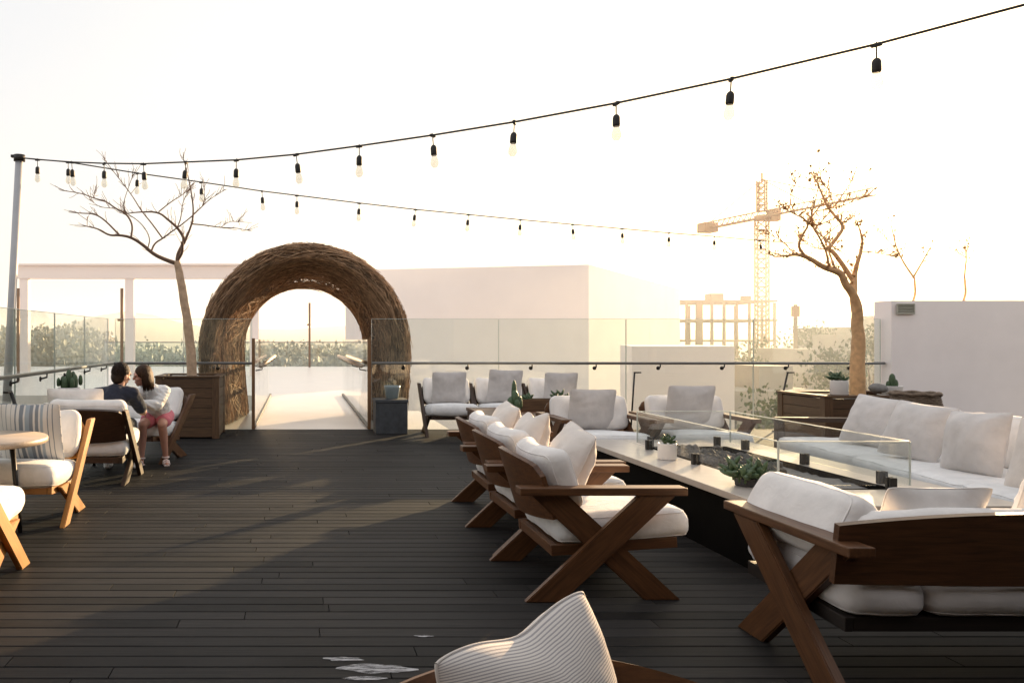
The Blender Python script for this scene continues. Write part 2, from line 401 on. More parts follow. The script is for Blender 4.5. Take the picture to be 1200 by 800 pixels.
# ------------------------------------------------------------------ soft furnishings
def cushion_mb(lx, ly, lz, r=0.05, puff=0.02, seed=0, wr=0.010, piping=True, mat=None, n=14, bend=0.0):
    """soft rounded box cushion, lz is its thickness"""
    mat = mat or Matrix(); mb = MB()
    hx, hy, hz = lx/2, ly/2, lz/2
    r = min(r, hz*0.95)
    def remap(t): return math.copysign(abs(t)**0.7, t) if abs(t) > 1e-9 else 0
    def deform(p):
        x, y, z = p
        u = max(-1, min(1, x/hx)); v = max(-1, min(1, y/hy)); w = max(-1, min(1, z/hz))
        pz = puff*(1-u*u)*(1-v*v)
        x2 = x+math.copysign(puff*0.5, u)*abs(u)**3*(1-v*v)*(1-0.5*w*w)
        y2 = y+math.copysign(puff*0.5, v)*abs(v)**3*(1-u*u)*(1-0.5*w*w)
        z2 = z+w*pz
        q = Vector((x2*4+seed*3.1, y2*4+seed*1.7, z2*5))
        d = noise.noise_vector(q)*wr + noise.noise_vector(q*3.1)*wr*0.45
        z2 += bend*(v*v)
        return mat @ (Vector((x2, y2, z2))+d)
    def rnd(p):
        q = Vector((max(-hx+r, min(hx-r, p.x)), max(-hy+r, min(hy-r, p.y)), max(-hz+r, min(hz-r, p.z))))
        d = p-q
        return q+d.normalized()*r if d.length > 1e-9 else p
    bm = bmesh.new(); cache = {}
    def vert(p):
        k = (round(p.x, 5), round(p.y, 5), round(p.z, 5))
        if k not in cache: cache[k] = bm.verts.new(p)
        return cache[k]
    nz = max(5, n//2)
    def face(ax, sgn):
        a, b = [(1, 2), (2, 0), (0, 1)][ax]
        na = nz if a == 2 else n; nb = nz if b == 2 else n
        H = (hx, hy, hz)
        grid = []
        for i in range(na+1):
            row = []
            for j in range(nb+1):
                p = [0, 0, 0]; p[ax] = sgn*H[ax]; p[a] = remap(2*i/na-1)*H[a]; p[b] = remap(2*j/nb-1)*H[b]
                row.append(vert(Vector(p)))
            grid.append(row)
        for i in range(na):
            for j in range(nb):
                f = [grid[i][j], grid[i+1][j], grid[i+1][j+1], grid[i][j+1]]
                if sgn < 0: f.reverse()
                bm.faces.new(f)
    for ax in range(3):
        for sg in (1, -1): face(ax, sg)
    bm.verts.index_update()
    vs = [deform(rnd(v.co)) for v in bm.verts]
    mb.add(vs, [[v.index for v in f.verts] for f in bm.faces], [v.co.copy() for v in bm.verts], True)
    bm.free()
    if piping:
        for sg in (1, -1):
            pts = []; k = r*0.30
            X = hx-k; Y = hy-k
            for cx_, cy_, a0 in ((1, 1, 0), (-1, 1, 90), (-1, -1, 180), (1, -1, 270)):
                for i in range(5):
                    a = R(a0+i*22.5); rr = r*0.75
                    pts.append((cx_*(X-rr)+rr*math.cos(a), cy_*(Y-rr)+rr*math.sin(a)))
            full = []
            for i in range(len(pts)):
                p, q = Vector(pts[i]), Vector(pts[(i+1) % len(pts)])
                m_ = max(1, int((q-p).length/0.05))
                for t in range(m_): full.append(p.lerp(q, t/m_))
            full.append(full[0])
            P3 = [deform(Vector((p.x, p.y, sg*(hz-r*0.30)))) for p in full]
            mb.tube(P3, 0.0042, 5, cap=False)
    return mb

def pillow_mb(w, h, t, seed=0, mat=None, n=26, pinch=0.10, wr=0.008, chop=0.0, sag=0.0, folds=0.0):
    """throw pillow: face in local xz plane, thickness along y"""
    mat = mat or Matrix(); mb = MB()
    for sg in (1, -1):
        vs = []; fs = []; g = []
        for i in range(n+1):
            for j in range(n+1):
                u = math.sin((2*i/n-1)*PI/2); v = math.sin((2*j/n-1)*PI/2)
                x = w/2*u*(1-pinch*(1-v*v)*abs(u)**1.5); z = h/2*v*(1-pinch*(1-u*u)*abs(v)**1.5)
                rc = 1-0.055*(u*v)**6; x *= rc; z *= rc
                e = max(0.0, (1-u**4)*(1-v**4))
                th = t/2*e**0.62*(0.50+0.50*max(0, (1-u*u)*(1-v*v))**0.8)*(1-0.25*sag*v)
                y = sg*th
                # chopped top
                if chop and v > -0.2:
                    k = math.exp(-(u/0.38)**2)*max(0, (v+0.2)/1.2)**1.5
                    z -= chop*k
                q = Vector((x*5+seed*2.3, sg*th*3+seed, z*5-seed))
                rad = noise.noise(Vector((math.atan2(v, u)*4+seed, max(abs(u), abs(v))*1.2, seed)))
                edge = max(abs(u), abs(v))**2*(1-max(abs(u), abs(v))**6)
                y += sg*(noise.noise(q)*wr*1.2+noise.noise(q*2.7)*wr*0.6+rad*wr*1.5*edge)*e**0.4
                if folds:
                    y += sg*folds*(e**0.5)*(abs(noise.noise(Vector((x*5+z*13+1.7, x*3.5-z*2.5, seed+2))))+0.5*noise.noise(Vector((x*16-z*9, z*8+x*5, seed)))-0.2)
                dv = noise.noise_vector(q*0.7)*wr*0.6
                vs.append(mat @ Vector((x+dv.x, y, z+dv.z))); g.append((u*0.5+0.5, v*0.5+0.5, 0))
        for i in range(n):
            for j in range(n):
                a = i*(n+1)+j
                f = (a, a+n+1, a+n+2, a+1)
                fs.append(f if sg < 0 else tuple(reversed(f)))
        mb.add(vs, fs, g, True)
    # edge seam
    pts = []
    for k in range(4):
        for i in range(n):
            s_ = math.sin((2*i/n-1)*PI/2)
            u, v = [(s_, 1), (1, -s_), (-s_, -1), (-1, s_)][k]
            x = w/2*u*(1-pinch*(1-v*v)*abs(u)**1.5); z = h/2*v*(1-pinch*(1-u*u)*abs(v)**1.5)
            rc = 1-0.055*(u*v)**6; x *= rc; z *= rc
            if chop and v > -0.2: z -= chop*math.exp(-(u/0.38)**2)*max(0, (v+0.2)/1.2)**1.5
            q = Vector((x*5+seed*2.3, seed, z*5-seed)); dv = noise.noise_vector(q*0.7)*wr*0.6
            pts.append(mat @ Vector((x+dv.x, 0, z+dv.z)))
    pts.append(pts[0]); mb.tube(pts, 0.0035, 5, cap=False)
    return mb

def throw_pillow(label, loc, rz, tilt, w=0.48, h=0.48, t=0.17, mat='linen', seed=0, roll=0.0, chop=0.0, group=None, pinch=0.055, wr=0.009, folds=0.012):
    """loc = centre, face normal = local +y turned by rz; tilt leans the top back"""
    m = Euler((tilt, 0, 0)).to_matrix().to_4x4() @ Euler((0, roll, 0)).to_matrix().to_4x4()
    o = pillow_mb(w, h, t, seed, m, chop=chop, pinch=pinch, wr=wr, folds=folds, n=34).build('throw_pillow', M[mat])
    o.location = loc; o.rotation_euler = (0, 0, rz)
    tag(o, label, 'pillow', group)
    return o

# ------------------------------------------------------------------ seating
def panel_mb(width, zb, zt, crown, curve, thick, tilt, x0, zpiv, rcorner=0.05):
    """curved wooden back panel, width along y, leaning back, ends forward"""
    mb = MB(); n = 20; k = 8
    vs = []; g = []; fs = []
    m = T(x0, 0, zpiv) @ Euler((0, -tilt, 0)).to_matrix().to_4x4()
    for side in (0, 1):
        for i in range(n+1):
            u = -1+2*i/n; y = u*width/2
            # rounded upper corners
            top = zt-crown*u*u-(rcorner*max(0, (abs(u)-0.86)/0.14)**2)
            for j in range(k+1):
                z = zb+(top-zb)*j/k
                x = curve*u*u-side*thick
                vs.append(m @ Vector((x, y, z-zpiv))); g.append((y, z, x))
    N1 = (n+1)*(k+1)
    for i in range(n):
        for j in range(k):
            a = i*(k+1)+j; fs.append((a, a+k+1, a+k+2, a+1)); b = a+N1; fs.append((b, b+1, b+k+2, b+k+1))
    for i in range(n):
        a = i*(k+1); fs.append((a, a+N1, a+N1+k+1, a+k+1))
        a = i*(k+1)+k; fs.append((a, a+k+1, a+k+1+N1, a+N1))
    for j in range(k):
        a = j; fs.append((a, a+1, a+1+N1, a+N1))
        a = n*(k+1)+j; fs.append((a, a+N1, a+N1+1, a+1))
    bm = bmesh.new()
    bv = [bm.verts.new(v) for v in vs]
    for f in fs: bm.faces.new([bv[i] for i in f])
    bmesh.ops.recalc_face_normals(bm, faces=bm.faces); bm.verts.index_update()
    mb.add([v.co.copy() for v in bm.verts], [[v.index for v in f.verts] for f in bm.faces], g)
    bm.free()
    return mb
def plank(x0, z0, x1, z1, wd, thick, y, mbv=None):
    """slanted plank with level cut ends in the xz plane"""
    mb = mbv or MB()
    ang = math.atan2(z1-z0, abs(x1-x0)); wh = wd/math.sin(ang)/2
    mb.prism([(x0-wh, z0), (x0+wh, z0), (x1+wh, z1), (x1-wh, z1)], thick, T(0, y, 0), 0.005, (x1-x0, z1-z0))
    return mb

def seat_frame_mb(w, x0, x1, z, tilt):
    mb = MB(); m = T(0, 0, z) @ Euler((0, -tilt, 0)).to_matrix().to_4x4()
    d = x1-x0; cx = (x0+x1)/2
    for sg in (1, -1): mb.box((d, 0.035, 0.06), m @ T(cx, sg*(w/2-0.02), 0))
    mb.box((0.035, w-0.08, 0.06), m @ T(x1-0.02, 0, 0)); mb.box((0.035, w-0.08, 0.06), m @ T(x0+0.02, 0, 0))
    n = 6
    for i in range(n):
        mb.box((0.06, w-0.078, 0.018), m @ T(x0+0.08+(d-0.16)*i/(n-1), 0, 0.012), 0.003)
    return mb

def armchair(label, loc, rz, group, wood='teak', width=0.88, seed=1, proto=None, back=True):
    if proto:
        o = copy_tree(proto); o.location = loc; o.rotation_euler = (0, 0, rz); o['label'] = label; o['group'] = group
        return o
    r = thing('armchair', label, 'armchair', loc, rz, group)
    W = M[wood]; hw = width/2
    for sg in (1, -1):
        mb = MB(); mb.box((0.91, 0.105, 0.042), T(-0.005, sg*(hw-0.052), 0.601), 0.006); mb.build('armrest', W, r)
        plank(-0.33, 0, 0.29, 0.579, 0.135, 0.042, sg*(hw-0.030)).build('leg', W, r)
        plank(0.335, 0, -0.29, 0.579, 0.135, 0.042, sg*(hw-0.0735)).build('leg', W, r)
    iw = width-0.20
    seat_frame_mb(iw, -0.26, 0.44, 0.275, R(4)).build('seat_frame', W, r)
    c = cushion_mb(0.74, iw+0.02, 0.15, 0.06, 0.02, seed, mat=T(0.14, 0, 0.385, ry=-R(4)), bend=0.0)
    c.build('seat_cushion', M['seat_fabric'], r)
    panel_mb(width-0.12, 0.42, 0.80, 0.085, 0.085, 0.028, R(17), -0.315, 0.42).build('backrest', W, r)
    if back: cushion_mb(0.36, iw+0.02, 0.14, 0.06, 0.02, seed+5, mat=T(-0.225, 0, 0.625, ry=-R(17)) @ Matrix.Rotation(R(90), 4, 'Y'), bend=0.055).build('back_cushion', M['white_fabric'], r)
    return r

def lounge_chair(label, loc, rz, group, wood='teak', width=0.84, seed=1, proto=None, back_cushion=True):
    """armless: long plank from front foot to back top, short plank from rear foot to seat front"""
    if proto:
        o = copy_tree(proto); o.location = loc; o.rotation_euler = (0, 0, rz); o['label'] = label; o['group'] = group
        return o
    r = thing('lounge_chair', label, 'lounge chair', loc, rz, group)
    W = M[wood]; hw = width/2
    for sg in (1, -1):
        plank(0.30, 0, -0.49, 0.745, 0.105, 0.04, sg*(hw-0.02)).build('leg', W, r)
        plank(-0.30, 0, 0.20, 0.30, 0.115, 0.04, sg*(hw-0.062)).build('leg', W, r)
    iw = width-0.17
    seat_frame_mb(iw, -0.28, 0.40, 0.255, R(5)).build('seat_frame', W, r)
    cushion_mb(0.76, iw+0.06, 0.17, 0.07, 0.025, seed, mat=T(0.10, 0, 0.375, ry=-R(5))).build('seat_cushion', M['seat_fabric'], r)
    panel_mb(width-0.10, 0.42, 0.80, 0.06, 0.06, 0.028, R(27), -0.325, 0.42).build('backrest', W, r)
    if back_cushion:
        cushion_mb(0.40, iw+0.06, 0.15, 0.07, 0.025, seed+5, mat=T(-0.275, 0, 0.63, ry=-R(25)) @ Matrix.Rotation(R(90), 4, 'Y'), bend=0.045).build('back_cushion', M['white_fabric'], r)
    return r

# --- chairs beside the fire table (facing +x)
G_FIRE = 'armchairs around the fire table'
a1 = armchair('nearest wooden armchair with crossed plank legs beside the fire table', (1.66, 4.83, 0), 0, G_FIRE)
armchair('middle one of the three armchairs in a row along the fire table', (1.70, 5.77, 0), R(1), G_FIRE, proto=a1)
armchair('farthest of the three armchairs in a row along the fire table', (1.76, 6.72, 0), R(-1), G_FIRE, proto=a1)
aE = armchair('armchair facing the camera at the head of the fire table next to the coffee table', (3.12, 8.55, 0), R(-90), G_FIRE, 'teak', 0.98, 4)
armchair('armchair facing the camera behind the fire table, nearest the glass lamp posts', (4.18, 8.62, 0), R(-91), G_FIRE, proto=aE)

throw_pillow('plump cream pillow standing on the nearest armchair of the row', (1.60, 4.86, 0.665), R(-90), R(-22), 0.52, 0.52, 0.24, 'cream', 1, roll=R(6))
throw_pillow('cream pillow with a dented top on the middle armchair of the row', (1.63, 5.80, 0.665), R(-90), R(-20), 0.52, 0.52, 0.24, 'cream', 2, roll=R(-5), chop=0.05)
throw_pillow('cream pillow on the farthest armchair of the row', (1.69, 6.74, 0.66), R(-90), R(-20), 0.50, 0.50, 0.24, 'cream', 3, roll=R(4))
throw_pillow('square grey pillow on the armchair at the head of the fire table', (3.12, 8.64, 0.67), R(180), R(-16), 0.50, 0.48, 0.16, 'linen', 4)
throw_pillow('square grey pillow on the armchair nearest the slanted lamp posts behind the fire table', (4.20, 8.72, 0.69), R(181), R(-16), 0.52, 0.52, 0.16, 'linen', 5)

# --- back row against the glass
G_ROW = 'armless lounge chairs along the glass railing'
b1 = lounge_chair('leftmost armless lounge chair of the row against the glass railing', (2.25, 12.12, 0), R(-90), G_ROW, 'teak_dark', 0.80, 11)
lounge_chair('middle armless lounge chair of the row against the glass railing', (3.05, 12.14, 0), R(-90), G_ROW, proto=b1)
lounge_chair('rightmost armless lounge chair of the row against the glass railing, behind the planter box', (3.86, 12.12, 0), R(-90), G_ROW, proto=b1)
throw_pillow('square grey pillow on the leftmost lounge chair against the railing', (2.25, 12.14, 0.70), R(180), R(-14), 0.52, 0.50, 0.16, 'linen', 6)
throw_pillow('square grey pillow standing tallest on the middle lounge chair against the railing', (3.09, 12.16, 0.72), R(181), R(-12), 0.52, 0.52, 0.16, 'linen', 7, roll=R(-2))
throw_pillow('square grey pillow on the rightmost lounge chair against the railing', (3.92, 12.14, 0.69), R(178), R(-14), 0.50, 0.50, 0.16, 'linen', 8)

# --- left group
G_LEFT = 'armless lounge chairs on the left side of the deck'
lA = lounge_chair('lounge chair facing the camera with a striped pillow behind the round table', (-2.20, 6.50, 0), R(-90), G_LEFT, 'teak_sunlit', 0.86, 21)
lounge_chair('front left lounge chair with a plank leg coloured sunlit orange, cut off by the frame', (-2.14, 4.80, 0), R(90), G_LEFT, proto=lA)
lB = lounge_chair('dark backed lounge chair seen from behind with a man sitting in it', (-2.08, 8.28, 0), R(90), G_LEFT, 'teak_dark', 0.86, 31)
lD = lounge_chair('lounge chair turned to the left on which the girl sits', (-1.86, 9.72, 0), R(-108), G_LEFT, 'teak', 0.86, 41)
throw_pillow('white pillow with blue grey stripes on the left lounge chair', (-2.13, 6.44, 0.685), R(178), R(-15), 0.52, 0.50, 0.15, 'stripe', 12, pinch=0.06, wr=0.006)
throw_pillow('long pale pillow lying along the top of the dark chair back', (-2.24, 8.16, 0.76), R(0), R(14), 0.58, 0.36, 0.15, 'white_fabric', 13)

# --- front centre chair, facing the camera
armchair('cropped chair at the bottom edge with a curved wooden back and pinstripe pillow', (0.50, 1.24, 0), R(-90), None, 'teak', 0.88, 51, back=False)
o = throw_pillow('pinstriped pillow leaning on the cropped chair at the bottom edge', (0.47, 1.57, 0.665), R(34), R(-12), 0.46, 0.44, 0.25, 'pinstripe', 14, roll=R(-7), chop=0.022, pinch=0.05, wr=0.007, folds=0.012)

# --- loveseat seen from behind, bottom right (faces +y)
def loveseat():
    r = thing('loveseat', 'dark wooden loveseat seen from behind at the right edge', 'loveseat', (2.99, 3.60, 0), R(90))
    W = M['teak']; wd = 1.72; hw = wd/2
    for sg in (1, -1):
        mb = MB(); mb.box((0.93, 0.105, 0.042), T(0.0, sg*(hw-0.052), 0.602), 0.006); mb.build('armrest', W, r)
        plank(-0.33, 0, 0.29, 0.579, 0.145, 0.045, sg*(hw-0.030)).build('leg', W, r)
        plank(0.335, 0, -0.29, 0.579, 0.145, 0.045, sg*(hw-0.0765)).build('leg', W, r)
    iw = wd-0.21
    seat_frame_mb(iw, -0.28, 0.44, 0.275, R(3)).build('seat_frame', M['shade_wood'], r)
    for k, (y, w_) in enumerate(((iw*0.5-0.165, 0.33), (-0.165, iw-0.33))):
        cushion_mb(0.80, w_-0.004, 0.16, 0.07, 0.025, 60+k, mat=T(0.08, y, 0.39, ry=-R(3))).build('seat_cushion', M['linen'], r)  # greyer cloth stands in for the shadow on these cushions
    panel_mb(wd-0.05, 0.445, 0.745, 0.055, 0.02, 0.032, R(8), -0.325, 0.45, 0.0).build('backrest', M['teak_deep'], r)
    cushion_mb(0.28, iw*0.92, 0.15, 0.07, 0.02, 66, mat=T(-0.20, -0.03, 0.575, ry=-R(12)) @ Matrix.Rotation(R(90), 4, 'Y')).build('back_cushion', M['white_fabric'], r)
    # long bolster cushion resting inside the left arm
    cushion_mb(0.70, 0.30, 0.17, 0.075, 0.02, 67, mat=T(0.13, hw-0.20, 0.625, rx=R(-58))).build('side_cushion', M['white_fabric'], r)
    return r
loveseat()
throw_pillow('grey white pillow lying behind the loveseat back', (2.74, 3.53, 0.635), R(180), R(-24), 0.46, 0.36, 0.17, 'white_fabric', 15)
throw_pillow('white pillow at the right edge standing on the loveseat', (3.36, 3.60, 0.665), R(192), R(-18), 0.48, 0.44, 0.18, 'white_fabric', 16)

# --- sofa along the right (faces -x)
def sofa():
    r = thing('sofa', 'long white cushioned sofa along the right side of the fire table', 'sofa', (5.15, 6.22, 0), R(173))
    W = M['teak_dark']; L_ = 4.1
    mb = MB(); mb.box((0.92, L_, 0.20), T(0.0, 0, 0.17), 0.006); mb.build('base', W, r)
    for y in (-1.85, 0, 1.85):
        for x in (-0.38, 0.38):
            mb = MB(); mb.box((0.07, 0.07, 0.07), T(x, y, 0.035), 0.004); mb.build('leg', W, r)
    for k in range(3):
        w_ = 1.345
        cushion_mb(0.98, w_, 0.17, 0.06, 0.02, 70+k, mat=T(0.03, -1.35+k*1.35, 0.352)).build('seat_cushion', M['seat_fabric'], r)
    mb = MB(); mb.box((0.05, L_, 0.46), T(-0.48, 0, 0.48), 0.006); mb.build('backrest', W, r)
    for k in range(3):
        cushion_mb(0.40, 1.30, 0.17, 0.07, 0.03, 76+k, mat=T(-0.35, -1.35+k*1.35, 0.625, ry=-R(12)) @ Matrix.Rotation(R(90), 4, 'Y')).build('back_cushion', M['white_fabric'], r)
    # open wooden arm at the far end: flat board on a front and a rear post
    y = -2.13
    mb = MB(); mb.box((0.98, 0.10, 0.045), T(0, y, 0.60), 0.006); mb.build('armrest', W, r)
    for x in (0.44, -0.40):
        mb = MB(); mb.box((0.075, 0.08, 0.577), T(x, y, 0.2885), 0.005); mb.build('leg', W, r)
    return r
sofa()
G_SP = 'throw pillows in a row on the long sofa'
throw_pillow('pale pillow at the far end of the sofa in front of the right planter', (5.26, 7.40, 0.675), R(-72), R(-26), 0.54, 0.50, 0.29, 'linen', 17, group=G_SP, roll=R(5), pinch=0.08)
throw_pillow('second pale pillow from the far end of the sofa', (5.08, 6.66, 0.675), R(-77), R(-24), 0.54, 0.50, 0.29, 'linen', 18, group=G_SP, roll=R(4), pinch=0.08)
throw_pillow('wrinkled pale pillow in the middle of the sofa', (4.99, 5.98, 0.665), R(-84), R(-15), 0.50, 0.49, 0.26, 'linen', 19, group=G_SP, roll=R(-3), pinch=0.08, wr=0.013)
throw_pillow('warm cream pillow on the near part of the sofa, cut off by the right edge', (4.86, 5.22, 0.67), R(-80), R(-18), 0.52, 0.52, 0.18, 'cream', 20, group=G_SP)

# ------------------------------------------------------------------ plants and pots
def leaf_tube(mb, p0, d, L_, w, seg=4, mi=0):
    d = Vector(d).normalized(); p0 = Vector(p0)
    rs = [w*0.45, w, w*0.8, w*0.06]
    mb.tube([p0+d*L_*t for t in (0, 0.4, 0.75, 1.0)], rs, 5, mi=mi)
def succulent_mb(r, h, n, seed):
    rnd = random.Random(seed); mb = MB()
    stems = max(3, n//7)
    for s_ in range(stems):
        bx_, by_ = rnd.uniform(-r, r)*0.6, rnd.uniform(-r, r)*0.6; hh = h*rnd.uniform(0.35, 1)
        mb.tube([(bx_, by_, -0.02), (bx_*1.2, by_*1.2, hh*0.6)], [0.008, 0.006], 5)
        for i in range(n//stems):
            a = i*2.4+rnd.random(); el = rnd.uniform(0.1, 1.3); z = hh*(0.3+0.7*i/(n/stems))*0.6
            leaf_tube(mb, (bx_*1.2, by_*1.2, z), (math.cos(a)*math.cos(el), math.sin(a)*math.cos(el), math.sin(el)), r*rnd.uniform(0.55, 0.95), r*0.14)
    return mb
def potted(name, label, loc, r, h, pot_mat, plant=True, leaf='leaf', pr=0.08, ph=0.10, n=40, seed=1, group=None, taper=0.94):
    t = thing(name, label, 'plant pot' if plant else 'pot', loc, 0, group)
    mb = MB()
    mb.lathe([(r*taper*0.96, 0), (r*taper, 0.004), (r*0.99, h-0.004), (r, h), (r*0.90, h), (r*0.88, h*0.86), (0.0, h*0.86)], 28)
    mb.build('pot', pot_mat, t)
    if plant:
        mb = MB(); mb.lathe([(r*0.88, h*0.865), (r*0.5, h*0.90), (0.0, h*0.91)], 20); mb.build('soil', M['soil'], t)
        q = succulent_mb(pr, ph, n, seed).build('succulent', M[leaf], t); q.location = (0, 0, h*0.9)
    return t
def cactus_mb(lobes):
    mb = MB()
    for x, y, z, rx, h in lobes:
        k = 12; vs = []
        prof = [(0, -0.0), (rx*0.75, h*0.06), (rx, h*0.3), (rx*0.98, h*0.6), (rx*0.75, h*0.85), (rx*0.35, h*0.97), (0, h)]
        m_ = T(x, y, z)
        n = len(prof); fs = []; seg = 16
        for r_, zz in prof:
            for i in range(seg):
                a = 2*PI*i/seg; q = r_*(1+0.13*(-1)**i)
                vs.append(m_ @ Vector((q*math.cos(a), q*math.sin(a), zz)))
        for i in range(n-1):
            for j in range(seg):
                a = i*seg+j; b = i*seg+(j+1) % seg; fs.append((a, b, b+seg, a+seg))
        mb.add(vs, fs, None, True)
    return mb

potted('potted_succulent', 'small white cylinder pot with a succulent on the edge of the fire table', (3.00, 6.60, 0.452), 0.072, 0.13, M['ceramic'], pr=0.06, ph=0.09, n=40, seed=3, taper=1.0)
potted('potted_succulent', 'white pot with a dark succulent standing on the right planter corner beside the tree', (6.48, 9.72, 0.764), 0.095, 0.17, M['ceramic'], pr=0.10, ph=0.13, n=50, seed=5, taper=1.0)
t = potted('potted_cactus', 'white pot with an upright cactus beside the grey stone on the right planter', (7.16, 9.78, 0.764), 0.11, 0.10, M['ceramic'], False)
cactus_mb([(0, 0, 0.08, 0.032, 0.17), (0.04, 0.0, 0.08, 0.025, 0.10), (-0.04, 0.01, 0.08, 0.022, 0.08)]).build('cactus', M['leaf'], t)
t = potted('potted_cactus', 'square white pot with a bushy dark cactus by the left railing', (-2.55, 9.00, 0.722), 0.12, 0.17, M['ceramic'], False)
cactus_mb([(0, 0, 0.15, 0.035, 0.22), (-0.07, 0.02, 0.15, 0.03, 0.15), (0.07, -0.01, 0.15, 0.03, 0.17), (0.03, 0.06, 0.15, 0.03, 0.20), (-0.03, -0.06, 0.15, 0.03, 0.14), (0.12, 0.03, 0.19, 0.022, 0.12), (-0.11, -0.02, 0.18, 0.02, 0.10), (0.05, -0.05, 0.16, 0.026, 0.12)]).build('cactus', M['leaf'], t)

# ------------------------------------------------------------------ fire table
def fire_table():
    x0, x1, y0, y1, z = 2.75, 4.30, 4.76, 7.90, 0.45
    cx, cyy = (x0+x1)/2, (y0+y1)/2
    t = thing('fire_table', 'long fire table with a pale stone top, black base and ash filled trough', 'fire table', (cx, cyy, 0))
    hx, hy = (x1-x0)/2, (y1-y0)/2
    mb = MB(); mb.box((2*hx-0.10, 2*hy-0.10, z-0.05), T(0, 0, (z-0.05)/2+0.0), 0.004); mb.build('base', M['black'], t)
    # top ring around the trough
    a, b = 0.37, 1.05
    mb = MB(); th = 0.045; zc = z-th/2
    mb.box((hx-a, 2*hy, th), T(-(hx+a)/2, 0, zc), 0.004); mb.box((hx-a, 2*hy, th), T((hx+a)/2, 0, zc), 0.004)
    mb.box((2*a-0.004, hy-b, th), T(0, (hy+b)/2, zc), 0.004); mb.box((2*a-0.004, hy-b, th), T(0, -(hy+b)/2, zc), 0.004)
    mb.build('table_top', M['table_top'], t)
    mb = MB()
    mb.box((0.012, 2*b, 0.06), T(-a+0.008, 0, z-0.026), 0.002); mb.box((0.012, 2*b, 0.06), T(a-0.008, 0, z-0.026), 0.002)
    mb.box((2*a-0.03, 0.012, 0.06), T(0, b-0.008, z-0.026), 0.002); mb.box((2*a-0.03, 0.012, 0.06), T(0, -b+0.008, z-0.026), 0.002)
    mb.build('trough_rim', M['black'], t)
    # ash bed
    mb = MB(); n, k = 14, 40; vs = []; fs = []
    for i in range(n+1):
        for j in range(k+1):
            x = -a+0.02+(2*a-0.04)*i/n; y = -b+0.02+(2*b-0.04)*j/k
            vs.append((x, y, z-0.035+0.02*noise.noise(Vector((x*5, y*5, 0)))+0.015*noise.noise(Vector((x*17, y*17, 3)))))
    for i in range(n):
        for j in range(k):
            q = i*(k+1)+j; fs.append((q, q+k+1, q+k+2, q+1))
    mb.add(vs, fs, None, True); mb.build('ash_bed', M['ash'], t)
    rk = MB(); rnd = random.Random(4)
    for i in range(240):
        c = Vector((rnd.gauss(-0.08, 0.12), rnd.gauss(0.35, 0.30), 0)); c.x = max(-a+.06, min(a-.06, c.x)); c.y = max(-b+.1, min(b-.1, c.y))
        s_ = rnd.uniform(0.02, 0.045); c.z = z-0.02+rnd.uniform(0, 0.035)
        bm = bmesh.new(); bmesh.ops.create_icosphere(bm, subdivisions=1, radius=s_)
        for v in bm.verts: v.co = c+v.co*(1+0.5*noise.noise(v.co*40+c*9))
        rk._from_bm(bm, Matrix(), False); bm.free()
    q = rk.build('lava_rocks', M['rock'], t); q['kind'] = 'stuff'
    # glass wind guard
    gx, gy, gz0, gz1 = 0.425, 1.09, z+0.035, z+0.315
    for sx, sy, lx, ly in ((-gx, 0, 0.010, 2*gy-0.012), (gx, 0, 0.010, 2*gy-0.012), (0, gy, 2*gx-0.012, 0.010), (0, -gy, 2*gx-0.012, 0.010)):
        mb = MB(); mb.box((lx, ly, gz1-gz0), T(sx, sy, (gz0+gz1)/2), 0)
        g = mb.build('glass_guard', M['clear_glass'], t)
        e = MB(); e.box((lx+0.002, ly+0.002, 0.006), T(sx, sy, gz1+0.0035), 0.001)
        vert = ((sx, -ly/2), (sx, ly/2)) if lx < ly else ((-lx/2, sy), (lx/2, sy))
        for vx, vy in vert: e.box((0.009, 0.009, gz1-gz0), T(vx+math.copysign(0.0075, vx)*(lx > ly), vy+math.copysign(0.0075, vy)*(ly > lx), (gz0+gz1)/2), 0.001)
        e.build('polished_edge', M['glass_edge'], g)
    for px, py in ((-gx, -gy+0.25), (-gx, 0), (-gx, gy-0.25), (gx, -gy+0.25), (gx, 0), (gx, gy-0.25), (gx-0.12, gy), (-gx+0.12, gy), (gx-0.12, -gy), (-gx+0.12, -gy)):
        mb = MB(); along = abs(px) == gx
        for s_ in (-1, 1):
            mb.box((0.022, 0.04, 0.085) if along else (0.04, 0.022, 0.085), T(px+s_*0.0175*along, py+s_*0.0175*(not along), z+0.0435), 0.003)
        mb.build('clamp', M['dark_metal'], t)
fire_table()
potted('potted_succulent', 'bushy dark succulent on the fire table in front of the glass, behind the loveseat bolster', (2.99, 5.42, 0.452), 0.07, 0.05, M['concrete_dark'], pr=0.12, ph=0.14, n=90, seed=9)

# ------------------------------------------------------------------ tables, planters and boxes
def coffee_table():
    t = thing('coffee_table', 'low wooden coffee table in front of the back row of chairs', 'table', (2.90, 10.35, 0))
    mb = MB()
    for i in range(9): mb.box((1.25, 0.145, 0.04), T(0, -0.60+i*0.15, 0.48), 0.004)
    mb.build('table_top', M['teak'], t)
    mb = MB()
    for sy in (1, -1): mb.box((1.21, 0.03, 0.11), T(0, sy*0.655, 0.403), 0.003)
    for sx in (1, -1): mb.box((0.03, 1.276, 0.11), T(sx*0.60, 0, 0.403), 0.003)
    mb.build('apron', M['teak_dark'], t)
    for sx in (1, -1):
        for sy in (1, -1):
            mb = MB(); mb.box((0.09, 0.09, 0.457), T(sx*0.53, sy*0.585, 0.2285), 0.004); mb.build('leg', M['teak_dark'], t)
coffee_table()
t = thing('planter_box', 'long brown wooden planter box with succulents on the coffee table', 'planter', (3.18, 10.55, 0.502))
mb = MB()
for sy in (1, -1): mb.box((0.66, 0.02, 0.15), T(0, sy*0.10, 0.075), 0.003)
